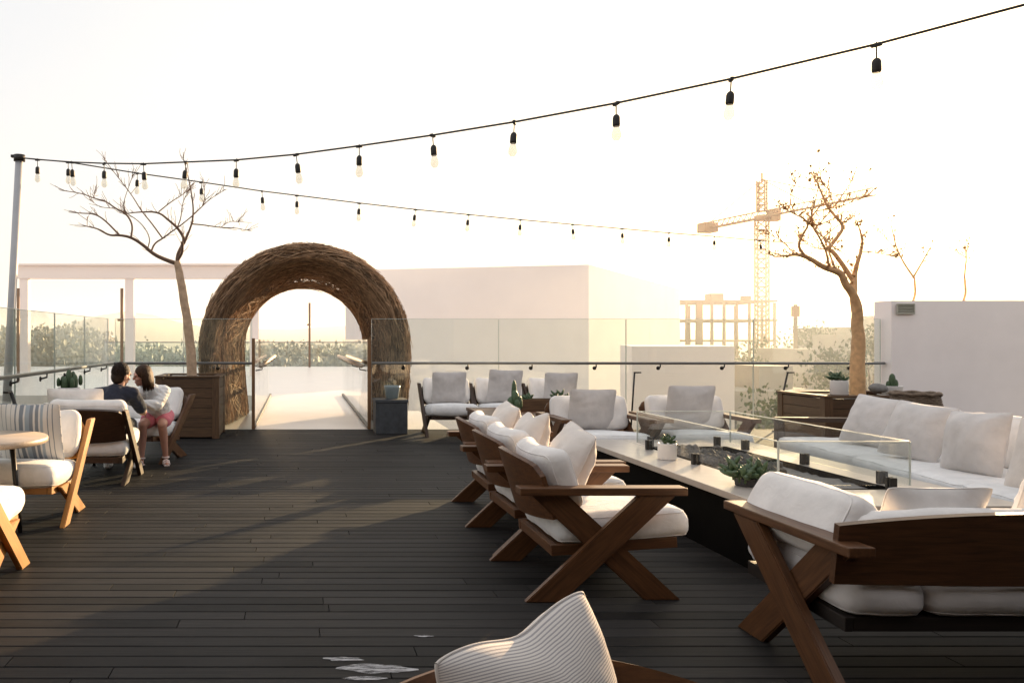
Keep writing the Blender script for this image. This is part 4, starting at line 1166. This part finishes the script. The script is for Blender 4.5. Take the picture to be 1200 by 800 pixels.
bare_tree('tree with sparse leaves coloured gold by sun glare growing from the right planter behind the sofa', (6.91, 10.02, 0.72),
    [(602, 790), (600, 700), (605, 620), (600, 570), (600, 530)],
    [([(601, 575), (600, 535), (592, 497), (570, 460), (548, 440), (535, 410), (510, 400), (470, 390), (430, 365), (400, 355), (375, 352), (340, 358), (305, 360)], .067, .006),
     ([(601, 560), (602, 520), (604, 480), (615, 440), (625, 415), (640, 380), (665, 330), (680, 290), (675, 245)], .062, .006),
     ([(410, 358), (378, 330), (380, 300), (395, 265), (370, 250), (335, 240), (300, 228)], .018, .005),
     ([(395, 265), (430, 268), (460, 255), (500, 240)], .012, .004),
     ([(405, 270), (410, 310), (415, 350)], .011, .010), ([(490, 392), (470, 345), (440, 310), (405, 275)], .014, .009),
     ([(512, 398), (510, 340), (520, 310), (515, 260), (500, 215)], .013, .004),
     ([(395, 265), (400, 230), (440, 180), (400, 160)], .010, .003),
     ([(620, 425), (590, 375), (560, 330), (545, 325), (580, 285), (605, 250), (575, 215), (550, 180), (530, 120), (520, 95)], .034, .006),
     ([(335, 240), (310, 190), (330, 150)], .007, .003), ([(440, 310), (480, 270), (520, 250)], .008, .003), ([(545, 325), (500, 320), (470, 300)], .009, .003),
     ([(400, 230), (450, 220), (500, 200)], .007, .003), ([(375, 352), (350, 300), (330, 280)], .007, .003), ([(430, 268), (440, 230), (470, 150)], .007, .003),
     ([(665, 330), (690, 335), (720, 350)], .006, .003), ([(395, 265), (380, 200), (360, 130)], .007, .003)],
    10.02/950/2.667, 8, 430, M['glare_leaf'], 600, r0=0.080)
G_SPR = 'bare branches growing behind the white wall'
for lab, x, pl in (('forked bare shoots rising behind the white wall, nearest the vent', 10.35, [([(0, 0), (-4, -25), (-10, -60), (-8, -110)], .02, .006), ([(0, 0), (16, -30), (32, -62)], .018, .006), ([(-8, -50), (-28, -95)], .008, .004)]),
                   ('small leafy shoot behind the white wall, farther right', 11.20, [([(0, 0), (2, -30), (4, -58)], .014, .005), ([(3, -40), (-14, -60)], .007, .004), ([(3, -40), (14, -58)], .007, .004)])):
    bare_tree(lab, (x, 13.7, 1.95), [(-6, 60), (3, 30), (0, 0)], pl, 0.0085, int(x*10), 14, M['glare_leaf'], 60, r0=0.018)['group'] = G_SPR

# ------------------------------------------------------------------ people
def finish_body(mb, voxel, name, mat, parent, smooth_it=6, folds=0.0):
    """union all closed shapes into one continuous skin"""
    o = mb.build(name, mat, None)
    md = o.modifiers.new('r', 'REMESH'); md.mode = 'VOXEL'; md.voxel_size = voxel; md.use_smooth_shade = True
    sm = o.modifiers.new('s', 'SMOOTH'); sm.factor = 0.5; sm.iterations = smooth_it
    dg = bpy.context.evaluated_depsgraph_get(); dg.update()
    me = bpy.data.meshes.new_from_object(o.evaluated_get(dg)); old = o.data
    o.modifiers.clear(); o.data = me; bpy.data.meshes.remove(old); me.name = name
    if folds:
        nr = [v.normal.copy() for v in me.vertices]
        for v, n_ in zip(me.vertices, nr):
            c = v.co; a = 1-abs(noise.noise(Vector((c.x*7+3, c.y*7, c.z*17+c.x*9))))*2.2; b = noise.noise(Vector((c.x*22, c.y*22-4, c.z*30+c.y*14)))
            v.co = c+n_*(folds*(max(a, -0.3)*0.75+b*0.45))
        me.update()
    for p in me.polygons: p.use_smooth = True
    if not me.materials: me.materials.append(mat)
    if parent: o.parent = parent
    return o
def ball(mb, c, r, mat=None):
    bm = bmesh.new(); bmesh.ops.create_uvsphere(bm, u_segments=18, v_segments=12, radius=1.0)
    rr = r if hasattr(r, '__len__') else (r, r, r)
    m_ = Matrix.Translation(c) @ (mat or Matrix()) @ Matrix.Diagonal((*rr, 1)); mb._from_bm(bm, m_, True); bm.free()
def limb(mb, pts, rad):
    P = []; Rr = []
    for i in range(len(pts)-1):
        a, b = Vector(pts[i]), Vector(pts[i+1])
        for k in range(5): P.append(a.lerp(b, k/5)); Rr.append(rad[i]+(rad[i+1]-rad[i])*k/5)
    P.append(Vector(pts[-1])); Rr.append(rad[-1])
    mb.tube(P, Rr, 14)
    for p, r in zip(pts, rad): ball(mb, Vector(p), r*0.99)
def head(mb, c, rot, s=1.0):
    """face looks along local +y"""
    m_ = rot.to_4x4()
    def q(x, y, z): return Vector(c)+rot @ Vector((x*s, y*s, z*s))
    ball(mb, q(0, -0.008, 0.02), (0.072*s, 0.092*s, 0.095*s), m_)
    ball(mb, q(0, 0.022, -0.045), (0.054*s, 0.060*s, 0.070*s), m_)
    ball(mb, q(0, 0.052, -0.092), (0.026*s, 0.024*s, 0.022*s), m_)
    limb(mb, [q(0, 0.082, 0.012), q(0, 0.098, -0.022)], [0.010*s, 0.014*s])
    ball(mb, q(0, 0.080, -0.058), (0.024*s, 0.010*s, 0.006*s), m_); ball(mb, q(0, 0.078, -0.069), (0.022*s, 0.010*s, 0.007*s), m_)
    for sx in (1, -1):
        ball(mb, q(sx*0.073, -0.006, -0.012), (0.010*s, 0.020*s, 0.032*s), m_)
        ball(mb, q(sx*0.034, 0.060, -0.025), (0.025*s, 0.022*s, 0.022*s), m_)
        ball(mb, q(sx*0.030, 0.076, 0.028), (0.026*s, 0.012*s, 0.008*s), m_)
def face_bits(c, rot, s, parent):
    for sx in (1, -1):
        mb = MB(); ball(mb, Vector(c)+rot @ Vector((sx*0.030*s, 0.081*s, 0.010*s)), (0.012*s, 0.006*s, 0.007*s), rot.to_4x4()); mb.build('eye', M['eye'], parent)
    mb = MB(); limb(mb, [Vector(c)+rot @ Vector((-0.02*s, 0.085*s, -0.063*s)), Vector(c)+rot @ Vector((0.02*s, 0.085*s, -0.063*s))], [0.003*s, 0.003*s]); mb.build('mouth', M['pink'], parent)
def hand(mb, wrist, direction, palm_n, s=1.0, curl=0.5):
    d = Vector(direction).normalized(); n = Vector(palm_n); n = (n-d*n.dot(d)).normalized(); x = d.cross(n)
    w = Vector(wrist)
    ball(mb, w+d*0.045*s, (0.040*s, 0.048*s, 0.016*s), Matrix((x, d, n)).transposed().to_4x4())
    for k, (off, ln) in enumerate(((-0.028, 0.062), (-0.010, 0.072), (0.009, 0.067), (0.027, 0.052))):
        p = w+d*0.082*s+x*off*s; pts = [w+d*0.05*s+x*off*0.8*s, p]; a = 0
        for seg in range(3):
            a += curl*0.6; p = p+(d*math.cos(a)+n*math.sin(a))*ln*s/2.6; pts.append(p)
        limb(mb, pts, [0.009*s, 0.0085*s, 0.008*s, 0.0072*s, 0.006*s])
    limb(mb, [w+d*0.02*s-x*0.028*s, w+d*0.05*s-x*0.055*s+n*0.01*s, w+d*0.078*s-x*0.062*s+n*0.025*s], [0.011*s, 0.0095*s, 0.007*s])

def man():
    t = thing('person', 'person with short dark hair and navy shirt sitting with back to the camera', 'person', (-1.95, 8.40, 0))
    o0 = Vector((-1.95, 8.40, 0))
    V = lambda x, y, z: Vector((x, y, z))-o0
    mb = MB()
    hc = V(-1.845, 8.46, 1.055); rot = Euler((R(-6), R(10), R(-38))).to_matrix()
    head(mb, hc, rot, 1.04)
    limb(mb, [V(-1.885, 8.44, 0.88), V(-1.86, 8.45, 1.0)], [0.060, 0.054])
    limb(mb, [V(-1.97, 8.34, 0.58), V(-1.94, 8.38, 0.72), V(-1.905, 8.42, 0.82)], [0.135, 0.13, 0.115])
    for s, sh, el, ha in ((1, V(-1.735, 8.46, 0.855), V(-1.66, 8.62, 0.66), V(-1.70, 8.86, 0.64)), (-1, V(-2.095, 8.42, 0.845), V(-2.16, 8.64, 0.64), V(-2.05, 8.86, 0.60))):
        limb(mb, [V(-1.905, 8.42, 0.84), sh, el, ha], [0.085, 0.062, 0.045, 0.030])
        hand(mb, ha, (0.1*s, 1, -0.15), (-s, 0, -0.5), 0.95)
    for s, kn, ft in ((1, V(-1.83, 8.82, 0.50), V(-1.82, 8.90, 0.07)), (-1, V(-2.08, 8.82, 0.50), V(-2.10, 8.92, 0.07))):
        limb(mb, [V(-1.96+s*0.09, 8.36, 0.545), kn, ft], [0.085, 0.060, 0.042])
        limb(mb, [ft+Vector((0, 0, -0.03)), ft+Vector((0.02*s, 0.15, -0.045))], [0.036, 0.024])
    body = finish_body(mb, 0.007, 'body', M['skin'], t)
    face_bits(hc, rot, 1.04, t)
    # hair
    mb = MB()
    q = lambda x, y, z: hc+rot @ Vector((x, y, z))
    ball(mb, q(0, -0.022, 0.042), (0.085, 0.096, 0.092), rot.to_4x4()); ball(mb, q(0, -0.048, -0.02), (0.078, 0.068, 0.085), rot.to_4x4())
    rnd = random.Random(2)
    for i in range(620):
        a, e = rnd.uniform(0, 2*PI), rnd.uniform(-1.0, 1.5)
        d = Vector((math.cos(a)*math.cos(e), math.sin(a)*math.cos(e), math.sin(e)))
        if d.y > 0.1 and d.z < 0.45: continue
        k = 1.0 if d.z > -0.25 else 0.92
        p = Vector((d.x*0.084*k, -0.026+d.y*0.092*k, 0.030+d.z*0.098))
        tg = Vector((0.25, -0.55, -0.7))+Vector((rnd.uniform(-.5, .5), rnd.uniform(-.3, .3), rnd.uniform(-.3, .3))); tg = (tg-d*tg.dot(d)).normalized()
        P = [p-tg*0.012-d*0.004, p+d*0.003, p+tg*0.016+d*0.002, p+tg*0.030-d*0.004]
        mb.tube([q(*v) for v in P], [0.003, 0.0055, 0.005, 0.0015], 5)
    mb.build('hair', M['hair_dark'], t)
    mb = MB()
    limb(mb, [V(-1.97, 8.34, 0.56), V(-1.94, 8.38, 0.72), V(-1.905, 8.42, 0.835)], [0.150, 0.145, 0.128])
    limb(mb, [V(-1.89, 8.435, 0.88), V(-1.882, 8.44, 0.915)], [0.075, 0.066])
    for sh, el in ((V(-1.735, 8.46, 0.857), V(-1.675, 8.585, 0.70)), (V(-2.095, 8.42, 0.847), V(-2.150, 8.60, 0.68))):
        limb(mb, [V(-1.905, 8.42, 0.85), sh, el], [0.098, 0.075, 0.064])
    finish_body(mb, 0.008, 'shirt', M['navy'], t, 4, 0.007)
    mb = MB()
    for s, kn, ft in ((1, V(-1.83, 8.82, 0.50), V(-1.82, 8.90, 0.10)), (-1, V(-2.08, 8.82, 0.50), V(-2.10, 8.92, 0.10))):
        limb(mb, [V(-1.96+s*0.08, 8.36, 0.55), kn, ft], [0.100, 0.073, 0.056])
    ball(mb, V(-1.965, 8.34, 0.575), (0.165, 0.13, 0.10))
    finish_body(mb, 0.009, 'trousers', M['trouser'], t, 4, 0.006)
    for s, ft in ((1, V(-1.82, 8.90, 0.0)), (-1, V(-2.10, 8.92, 0.0))):
        mb = MB(); ball(mb, ft+Vector((0.01*s, 0.07, 0.036)), (0.046, 0.135, 0.036)); ball(mb, ft+Vector((0, 0, 0.06)), (0.048, 0.06, 0.055))
        finish_body(mb, 0.007, 'shoe', M['shoe'], t, 3)
man()

def girl():
    o0 = Vector((-1.60, 9.33, 0))
    t = thing('person', 'girl in a white sweater and pink shorts leaning over to the seated person', 'person', o0)
    V = lambda x, y, z: Vector((x, y, z))-o0
    mb = MB()
    hc = V(-1.695, 8.76, 1.03); rot = Euler((R(-8), R(-10), R(112))).to_matrix()
    head(mb, hc, rot, 0.95)
    limb(mb, [V(-1.61, 8.95, 0.87), V(-1.665, 8.81, 0.975)], [0.048, 0.040])
    limb(mb, [V(-1.60, 9.33, 0.555), V(-1.60, 9.20, 0.68), V(-1.605, 9.03, 0.80), V(-1.61, 8.97, 0.86)], [0.115, 0.098, 0.100, 0.07])
    arms = (((V(-1.50, 9.02, 0.845)), V(-1.55, 8.86, 0.70), V(-1.70, 8.70, 0.745)), (V(-1.72, 9.00, 0.845), V(-1.84, 8.90, 0.76), V(-1.90, 8.72, 0.84)))
    for sh, el, ha in arms:
        limb(mb, [V(-1.61, 9.01, 0.83), sh, el, ha], [0.07, 0.050, 0.038, 0.024])
        hand(mb, ha, (-0.6, -0.8, 0.2), (0, 0, -1), 0.72)
    legs = ((V(-1.53, 9.07, 0.475), V(-1.515, 9.24, 0.085)), (V(-1.74, 9.05, 0.475), V(-1.775, 9.16, 0.085)))
    for (kn, ft), s in zip(legs, (1, -1)):
        limb(mb, [V(-1.60+s*0.075, 9.31, 0.535), kn, kn.lerp(ft, 0.35)+Vector((0, 0.015, 0)), ft], [0.082, 0.052, 0.049, 0.029])
        limb(mb, [ft+Vector((0, 0.01, -0.045)), ft+Vector((0.035*s, -0.125, -0.062))], [0.026, 0.018])
    finish_body(mb, 0.006, 'body', M['skin_girl'], t)
    face_bits(hc, rot, 0.95, t)
    mb = MB(); q = lambda x, y, z: hc+rot @ Vector((x, y, z))
    ball(mb, q(0, -0.022, 0.036), (0.084, 0.095, 0.088), rot.to_4x4()); ball(mb, q(0, -0.050, -0.035), (0.085, 0.062, 0.105), rot.to_4x4())
    rnd = random.Random(6)
    for i in range(260):
        a = rnd.uniform(-PI*1.12, PI*0.12); x0, y0 = 0.083*math.cos(a), -0.020+0.090*math.sin(a)
        if abs(a+PI/2) > 1.9 and rnd.random() < 0.6: continue
        z1 = -0.135+rnd.uniform(-0.03, 0.03)
        P = [q(x0*0.3, y0*0.3-0.01, 0.118), q(x0*0.8, y0*0.8, 0.090), q(x0*1.04, y0*1.04, 0.02), q(x0*1.10, y0*1.08, -0.06), q(x0*1.02+rnd.uniform(-.012, .012), y0*1.02, z1)]
        mb.tube(P, [0.004, 0.008, 0.009, 0.008, 0.002], 5)
    mb.build('hair', M['hair_brown'], t)
    mb = MB()
    limb(mb, [V(-1.60, 9.30, 0.60), V(-1.60, 9.18, 0.69), V(-1.605, 9.03, 0.80), V(-1.612, 8.95, 0.865)], [0.135, 0.125, 0.122, 0.072])
    for sh, el, ha in arms: limb(mb, [V(-1.61, 9.01, 0.83), sh, el, el.lerp(ha, 0.85)], [0.085, 0.070, 0.060, 0.042])
    finish_body(mb, 0.008, 'sweater', M['sweater'], t, 5, 0.011)
    mb = MB()
    ball(mb, V(-1.60, 9.33, 0.555), (0.142, 0.128, 0.105))
    for (kn, ft), s in zip(legs, (1, -1)):
        a = V(-1.60+s*0.075, 9.31, 0.54); limb(mb, [a, a.lerp(kn, 0.52)], [0.098, 0.086])
    finish_body(mb, 0.008, 'shorts', M['pink'], t, 5, 0.006)
    for (kn, ft), s in zip(legs, (1, -1)):
        mb = MB(); f = Vector((ft.x, ft.y, 0)); d = Vector((0.035*s, -0.135, 0)); e = d.normalized(); ang = math.atan2(e.y, e.x)
        mb.box((0.175, 0.062, 0.016), Matrix.Translation(f+d*0.42+Vector((0, 0, 0.009))) @ Euler((0, 0, ang)).to_matrix().to_4x4(), 0.007)
        side = Vector((-e.y, e.x, 0))
        for k, hgt in ((0.35, 0.062), (0.75, 0.045)):
            c = f+d*k; mb.tube([c+side*0.034+Vector((0, 0, 0.014)), c+side*0.028+Vector((0, 0, hgt*0.8)), c+Vector((0, 0, hgt)), c-side*0.028+Vector((0, 0, hgt*0.8)), c-side*0.034+Vector((0, 0, 0.014))], 0.011, 6)
        c = f+Vector((0, 0, 0.085)); mb.tube([c+Vector((0.036*math.cos(k*PI/6), 0.036*math.sin(k*PI/6), 0)) for k in range(13)], 0.009, 6, cap=False)
        mb.tube([f-e*0.032+Vector((0, 0, 0.012)), f-e*0.038+Vector((0, 0, 0.085))], 0.010, 6)
        mb.build('sandal', M['sandal'], t)
girl()

# ------------------------------------------------------------------ the far view
mb = MB(); mb.box((3000, 3000, 0.5), T(0, 1200, -12.5), 0); o = mb.build('ground', M['ground']); tag(o, kind='structure')
mb = MB(); n = 90; vs = []; fs = []
for i in range(n+1):
    x = -700+1100*i/n
    h = 3.5+9*max(0, noise.noise(Vector((x*0.006, 3, 0)))+0.25)+2.5*noise.noise(Vector((x*0.03, 1, 0)))+9*math.exp(-((x+75)/28)**2)
    for j in range(5):
        vs.append((x, 240+60*j, -12.3+(h+12.3)*math.sin(PI*j/4)))
for i in range(n):
    for j in range(4):
        a = i*5+j; fs.append((a, a+5, a+6, a+1))
mb.add(vs, fs, None, True); o = mb.build('hills', M['hill']); tag(o, kind='structure')

def leaf_cloud(mb, c, rx, ry, rz, n, s, rnd):
    for i in range(n):
        d = Vector((rnd.gauss(0, 1), rnd.gauss(0, 1), rnd.gauss(0, 1))).normalized()*rnd.uniform(0.55, 1.05)
        k = 1+0.35*noise.noise(Vector((d.x*2+c[0], d.y*2+c[1], d.z*2)))
        p = Vector((c[0]+d.x*rx*k, c[1]+d.y*ry*k, c[2]+d.z*rz*k)); q = s*rnd.uniform(0.5, 1.2)
        m_ = Matrix.Translation(p) @ Euler((rnd.uniform(0, 6), rnd.uniform(0, 6), rnd.uniform(0, 6))).to_matrix().to_4x4()
        mb.add([m_ @ Vector(v) for v in ((-q, 0, 0), (0, -q*.6, 0), (q, 0, 0), (0, q*.6, 0))], [(0, 1, 2, 3)])
rnd = random.Random(21)
# wooded strip far to the left and beyond the terrace
mb = MB()
for i in range(150):
    x = rnd.uniform(-48, 26); y = rnd.uniform(62, 92)
    top = (2.9 if x < -19 else 1.2)+rnd.uniform(-0.7, 0.25)
    if x > 8: top -= 0.6
    r = rnd.uniform(1.8, 3.4)
    leaf_cloud(mb, (x, y, top-r), r*1.3, r*1.1, r*0.9, 420, 0.26, rnd)
    leaf_cloud(mb, (x+rnd.uniform(-1, 1), y+1, top-r*2.6), r*1.3, r*1.2, r*1.4, 60, 0.7, rnd)
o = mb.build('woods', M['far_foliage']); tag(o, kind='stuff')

def tree(label, x, y, base, top, r, n=900, leaf='foliage', group='trees beyond the glass on the right'):
    t = thing('tree', label, 'tree', (x, y, base), 0, group); h = top-base
    mb = MB(); mb.tube([(0, 0, 0), (0.1, 0.05, h*0.4), (0.0, 0.1, h*0.75)], [r*0.10, r*0.08, r*0.04], 8)
    for k in range(5):
        a = k*1.3; mb.tube([(0.05, 0.05, h*0.45), (r*0.4*math.cos(a), r*0.4*math.sin(a), h*0.62), (r*0.75*math.cos(a), r*0.75*math.sin(a), h*0.8)], [r*0.05, r*0.035, r*0.015], 6)
    mb.build('trunk', M['bark_dark'], t)
    mb = MB(); rr = random.Random(int(x*37+y))
    for k in range(14):
        a = rr.uniform(0, 2*PI); q = rr.uniform(0, 0.75)*r; z = h-r*0.45-rr.uniform(0, 1.0)*r*0.9
        leaf_cloud(mb, (q*math.cos(a), q*math.sin(a), z), r*0.45, r*0.45, r*0.36, n//14, r*0.055, rr)
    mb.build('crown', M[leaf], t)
tree('golden green bushy tree just right of the white annexe', 14.6, 25.0, -12, 0.35, 1.7)
tree('small golden tree behind the second lamp post', 16.4, 24.0, -12, -0.35, 1.4)
tree('hazy tree to the left of the right planter', 18.4, 27.0, -12, -0.5, 1.6)
tree('taller hazy tree half hidden by the tree trunk', 31.0, 46.0, -12, 1.6, 2.6)
tree('pale hazy tree below the thin mast', 29.0, 52.0, -12, 0.6, 2.4)
tree('faint tree near the white wall end', 37.0, 52.0, -12, 2.8, 2.6)
tree('faint broad tree beyond the construction frame', 42.0, 74.0, -12, 2.2, 3.4)
tree('faint tree in the deep haze right of the crane', 50.0, 80.0, -12, 3.8, 3.2)

def city_block(label, x, y, w, d, top, rows, cols):
    t = thing('city_building', label, 'building', (x, y, -12.2), 0, 'hazy city buildings'); h = top+12.2
    mb = MB(); mb.box((w, d, h), T(0, 0, h/2), 0.03); mb.build('wall', M['city_wall'], t)
    mb = MB(); mb.box((w*0.3, d*0.4, 1.2), T(w*0.2, 0, h+0.6), 0.02); mb.build('roof_room', M['city_wall'], t)
    for i in range(rows):
        for j in range(cols):
            mb = MB(); mb.box((w/cols*0.5, 0.08, 1.2), T(-w/2+w*(j+0.5)/cols, -d/2-0.03, h-1.6-i*3.0), 0.01); mb.build('window', M['city_window'], t)
city_block('low hazy building behind the bushy tree', 24.0, 44.0, 6, 6, -1.2, 3, 4)
city_block('hazy building right of the thin mast', 45.0, 70.0, 7, 8, 0.6, 3, 4)
city_block('pale hazy building left of the white wall end', 58.0, 84.0, 8, 8, 2.6, 4, 5)
city_block('hazy building beneath the crane', 52.0, 92.0, 9, 8, -0.8, 3, 5)

# concrete frame under construction
t = thing('building_frame', 'open concrete frame of a building under construction below the crane', 'construction frame', (52.5, 100.0, -12.2))
W_, D_ = 12.4, 9.0; nx = 9
for i in range(nx):
    for y in (0, D_):
        mb = MB(); mb.box((0.24 if i != 2 else 0.8, 0.3, 18.1), T(-W_/2+W_*i/(nx-1), y, 9.05), 0.01); mb.build('column', M['frame_concrete'], t)
for k, z in enumerate((8.0, 11.0, 13.4, 15.9, 18.3)):
    mb = MB(); mb.box((W_+0.5, D_+0.5, 0.24), T(0, D_/2, z), 0.02); mb.build('floor_slab', M['frame_concrete'], t)
mb = MB(); mb.box((1.6, 1.6, 0.9), T(0.8, 4, 18.95), 0.02); mb.box((0.9, 0.9, 0.5), T(3.2, 1, 18.72), 0.02); mb.build('roof_room', M['frame_concrete'], t)

# tower crane
def lattice(mb, p0, p1, w, n, r, d=None, tri=False):
    p0, p1 = Vector(p0), Vector(p1); ax = (p1-p0).normalized(); u = ax.orthogonal().normalized() if abs(ax.z) > 0.9 else ax.cross(Vector((0, 0, 1))).normalized(); v = ax.cross(u)
    cs = [(1, -1), (-1, -1), (0, 1)] if tri else [(1, 1), (-1, 1), (-1, -1), (1, -1)]
    C = lambda i, k: p0.lerp(p1, i/n)+(u*cs[k][0]+v*cs[k][1]*(1 if not tri else -1))*w/2
    m = len(cs)
    for k in range(m):
        mb.tube([C(0, k), C(n, k)], r, 4)
        for i in range(n):
            a, b = C(i, k), C(i+1, (k+1) % m); mb.tube([a, b], r*0.6, 4)
            mb.tube([C(i, k), C(i, (k+1) % m)], r*0.6, 4)
t = thing('tower_crane', 'yellow tower crane rising above the construction frame in the haze', 'crane', (58.0, 101.5, -12.2))
mb = MB(); lattice(mb, (0, 0, 0), (0, 0, 28.4), 1.25, 24, 0.12); mb.build('mast', M['crane'], t)
mb = MB(); lattice(mb, (0, 0, 29.6), (0, 0, 33.4), 0.9, 5, 0.11); mb.tube([(0, 0, 33.2), (0, 0, 34.4)], 0.12, 6); mb.build('mast_head', M['crane'], t)
jd = Vector((0.17, -0.985, 0.0)).normalized(); jm = Euler((0, 0, math.atan2(jd.y, jd.x))).to_matrix().to_4x4()
mb = MB(); mb.lathe([(0.75, 28.4), (0.9, 28.5), (0.9, 29.0), (0.7, 29.1), (0, 29.1)], 16); mb.build('slewing_ring', M['crane'], t)
mb = MB(); lattice(mb, jd*0.6+Vector((0, 0, 29.2)), jd*16+Vector((0, 0, 29.2)), 0.75, 20, 0.06, tri=True); mb.build('jib', M['crane'], t)
mb = MB(); lattice(mb, -jd*0.6+Vector((0, 0, 29.2)), -jd*11.0+Vector((0, 0, 29.2)), 0.85, 10, 0.09, tri=True); mb.build('counter_jib', M['crane'], t)
mb = MB(); mb.box((1.7, 2.0, 1.3), Matrix.Translation(-jd*10.2+Vector((0, 0, 28.9))) @ jm, 0.05); mb.build('counterweight', M['crane'], t)
mb = MB(); mb.box((1.2, 1.2, 1.5), T(1.1, -0.6, 29.0), 0.08); mb.build('cab', M['crane'], t)
mb = MB()
for p in (jd*12, jd*7, -jd*9.8): mb.tube([(0, 0, 33.6), Vector(p)+Vector((0, 0, 29.5))], 0.05, 4)
mb.build('tie_bar', M['crane'], t)
t = thing('mast', 'thin dark mast standing in the haze between the crane and the tree', 'mast', (42.9, 70.0, -12.2))
mb = MB(); mb.tube([(0, 0, 0), (0, 0, 16.6)], [0.22, 0.16], 8); mb.build('shaft', M['frame_concrete'], t)
mb = MB(); mb.box((0.5, 0.5, 0.9), T(0, 0, 16.0), 0.05); mb.build('antenna', M['frame_concrete'], t)

# evening haze filling the air beyond the deck
mb = MB(); mb.box((900, 700, 23.3), T(80, 366.6, -0.65), 0)
hm = bpy.data.materials.new('evening_haze'); hm.use_nodes = True; nt = hm.node_tree; nt.nodes.clear()
ho = nt.nodes.new('ShaderNodeOutputMaterial'); vs_ = nt.nodes.new('ShaderNodeVolumeScatter')
vs_.inputs['Color'].default_value = (0.92, 0.95, 0.98, 1); vs_.inputs['Density'].default_value = 0.0025; vs_.inputs['Anisotropy'].default_value = 0.38
nt.links.new(vs_.outputs[0], ho.inputs['Volume'])
o = mb.build('haze', hm); tag(o, kind='structure')
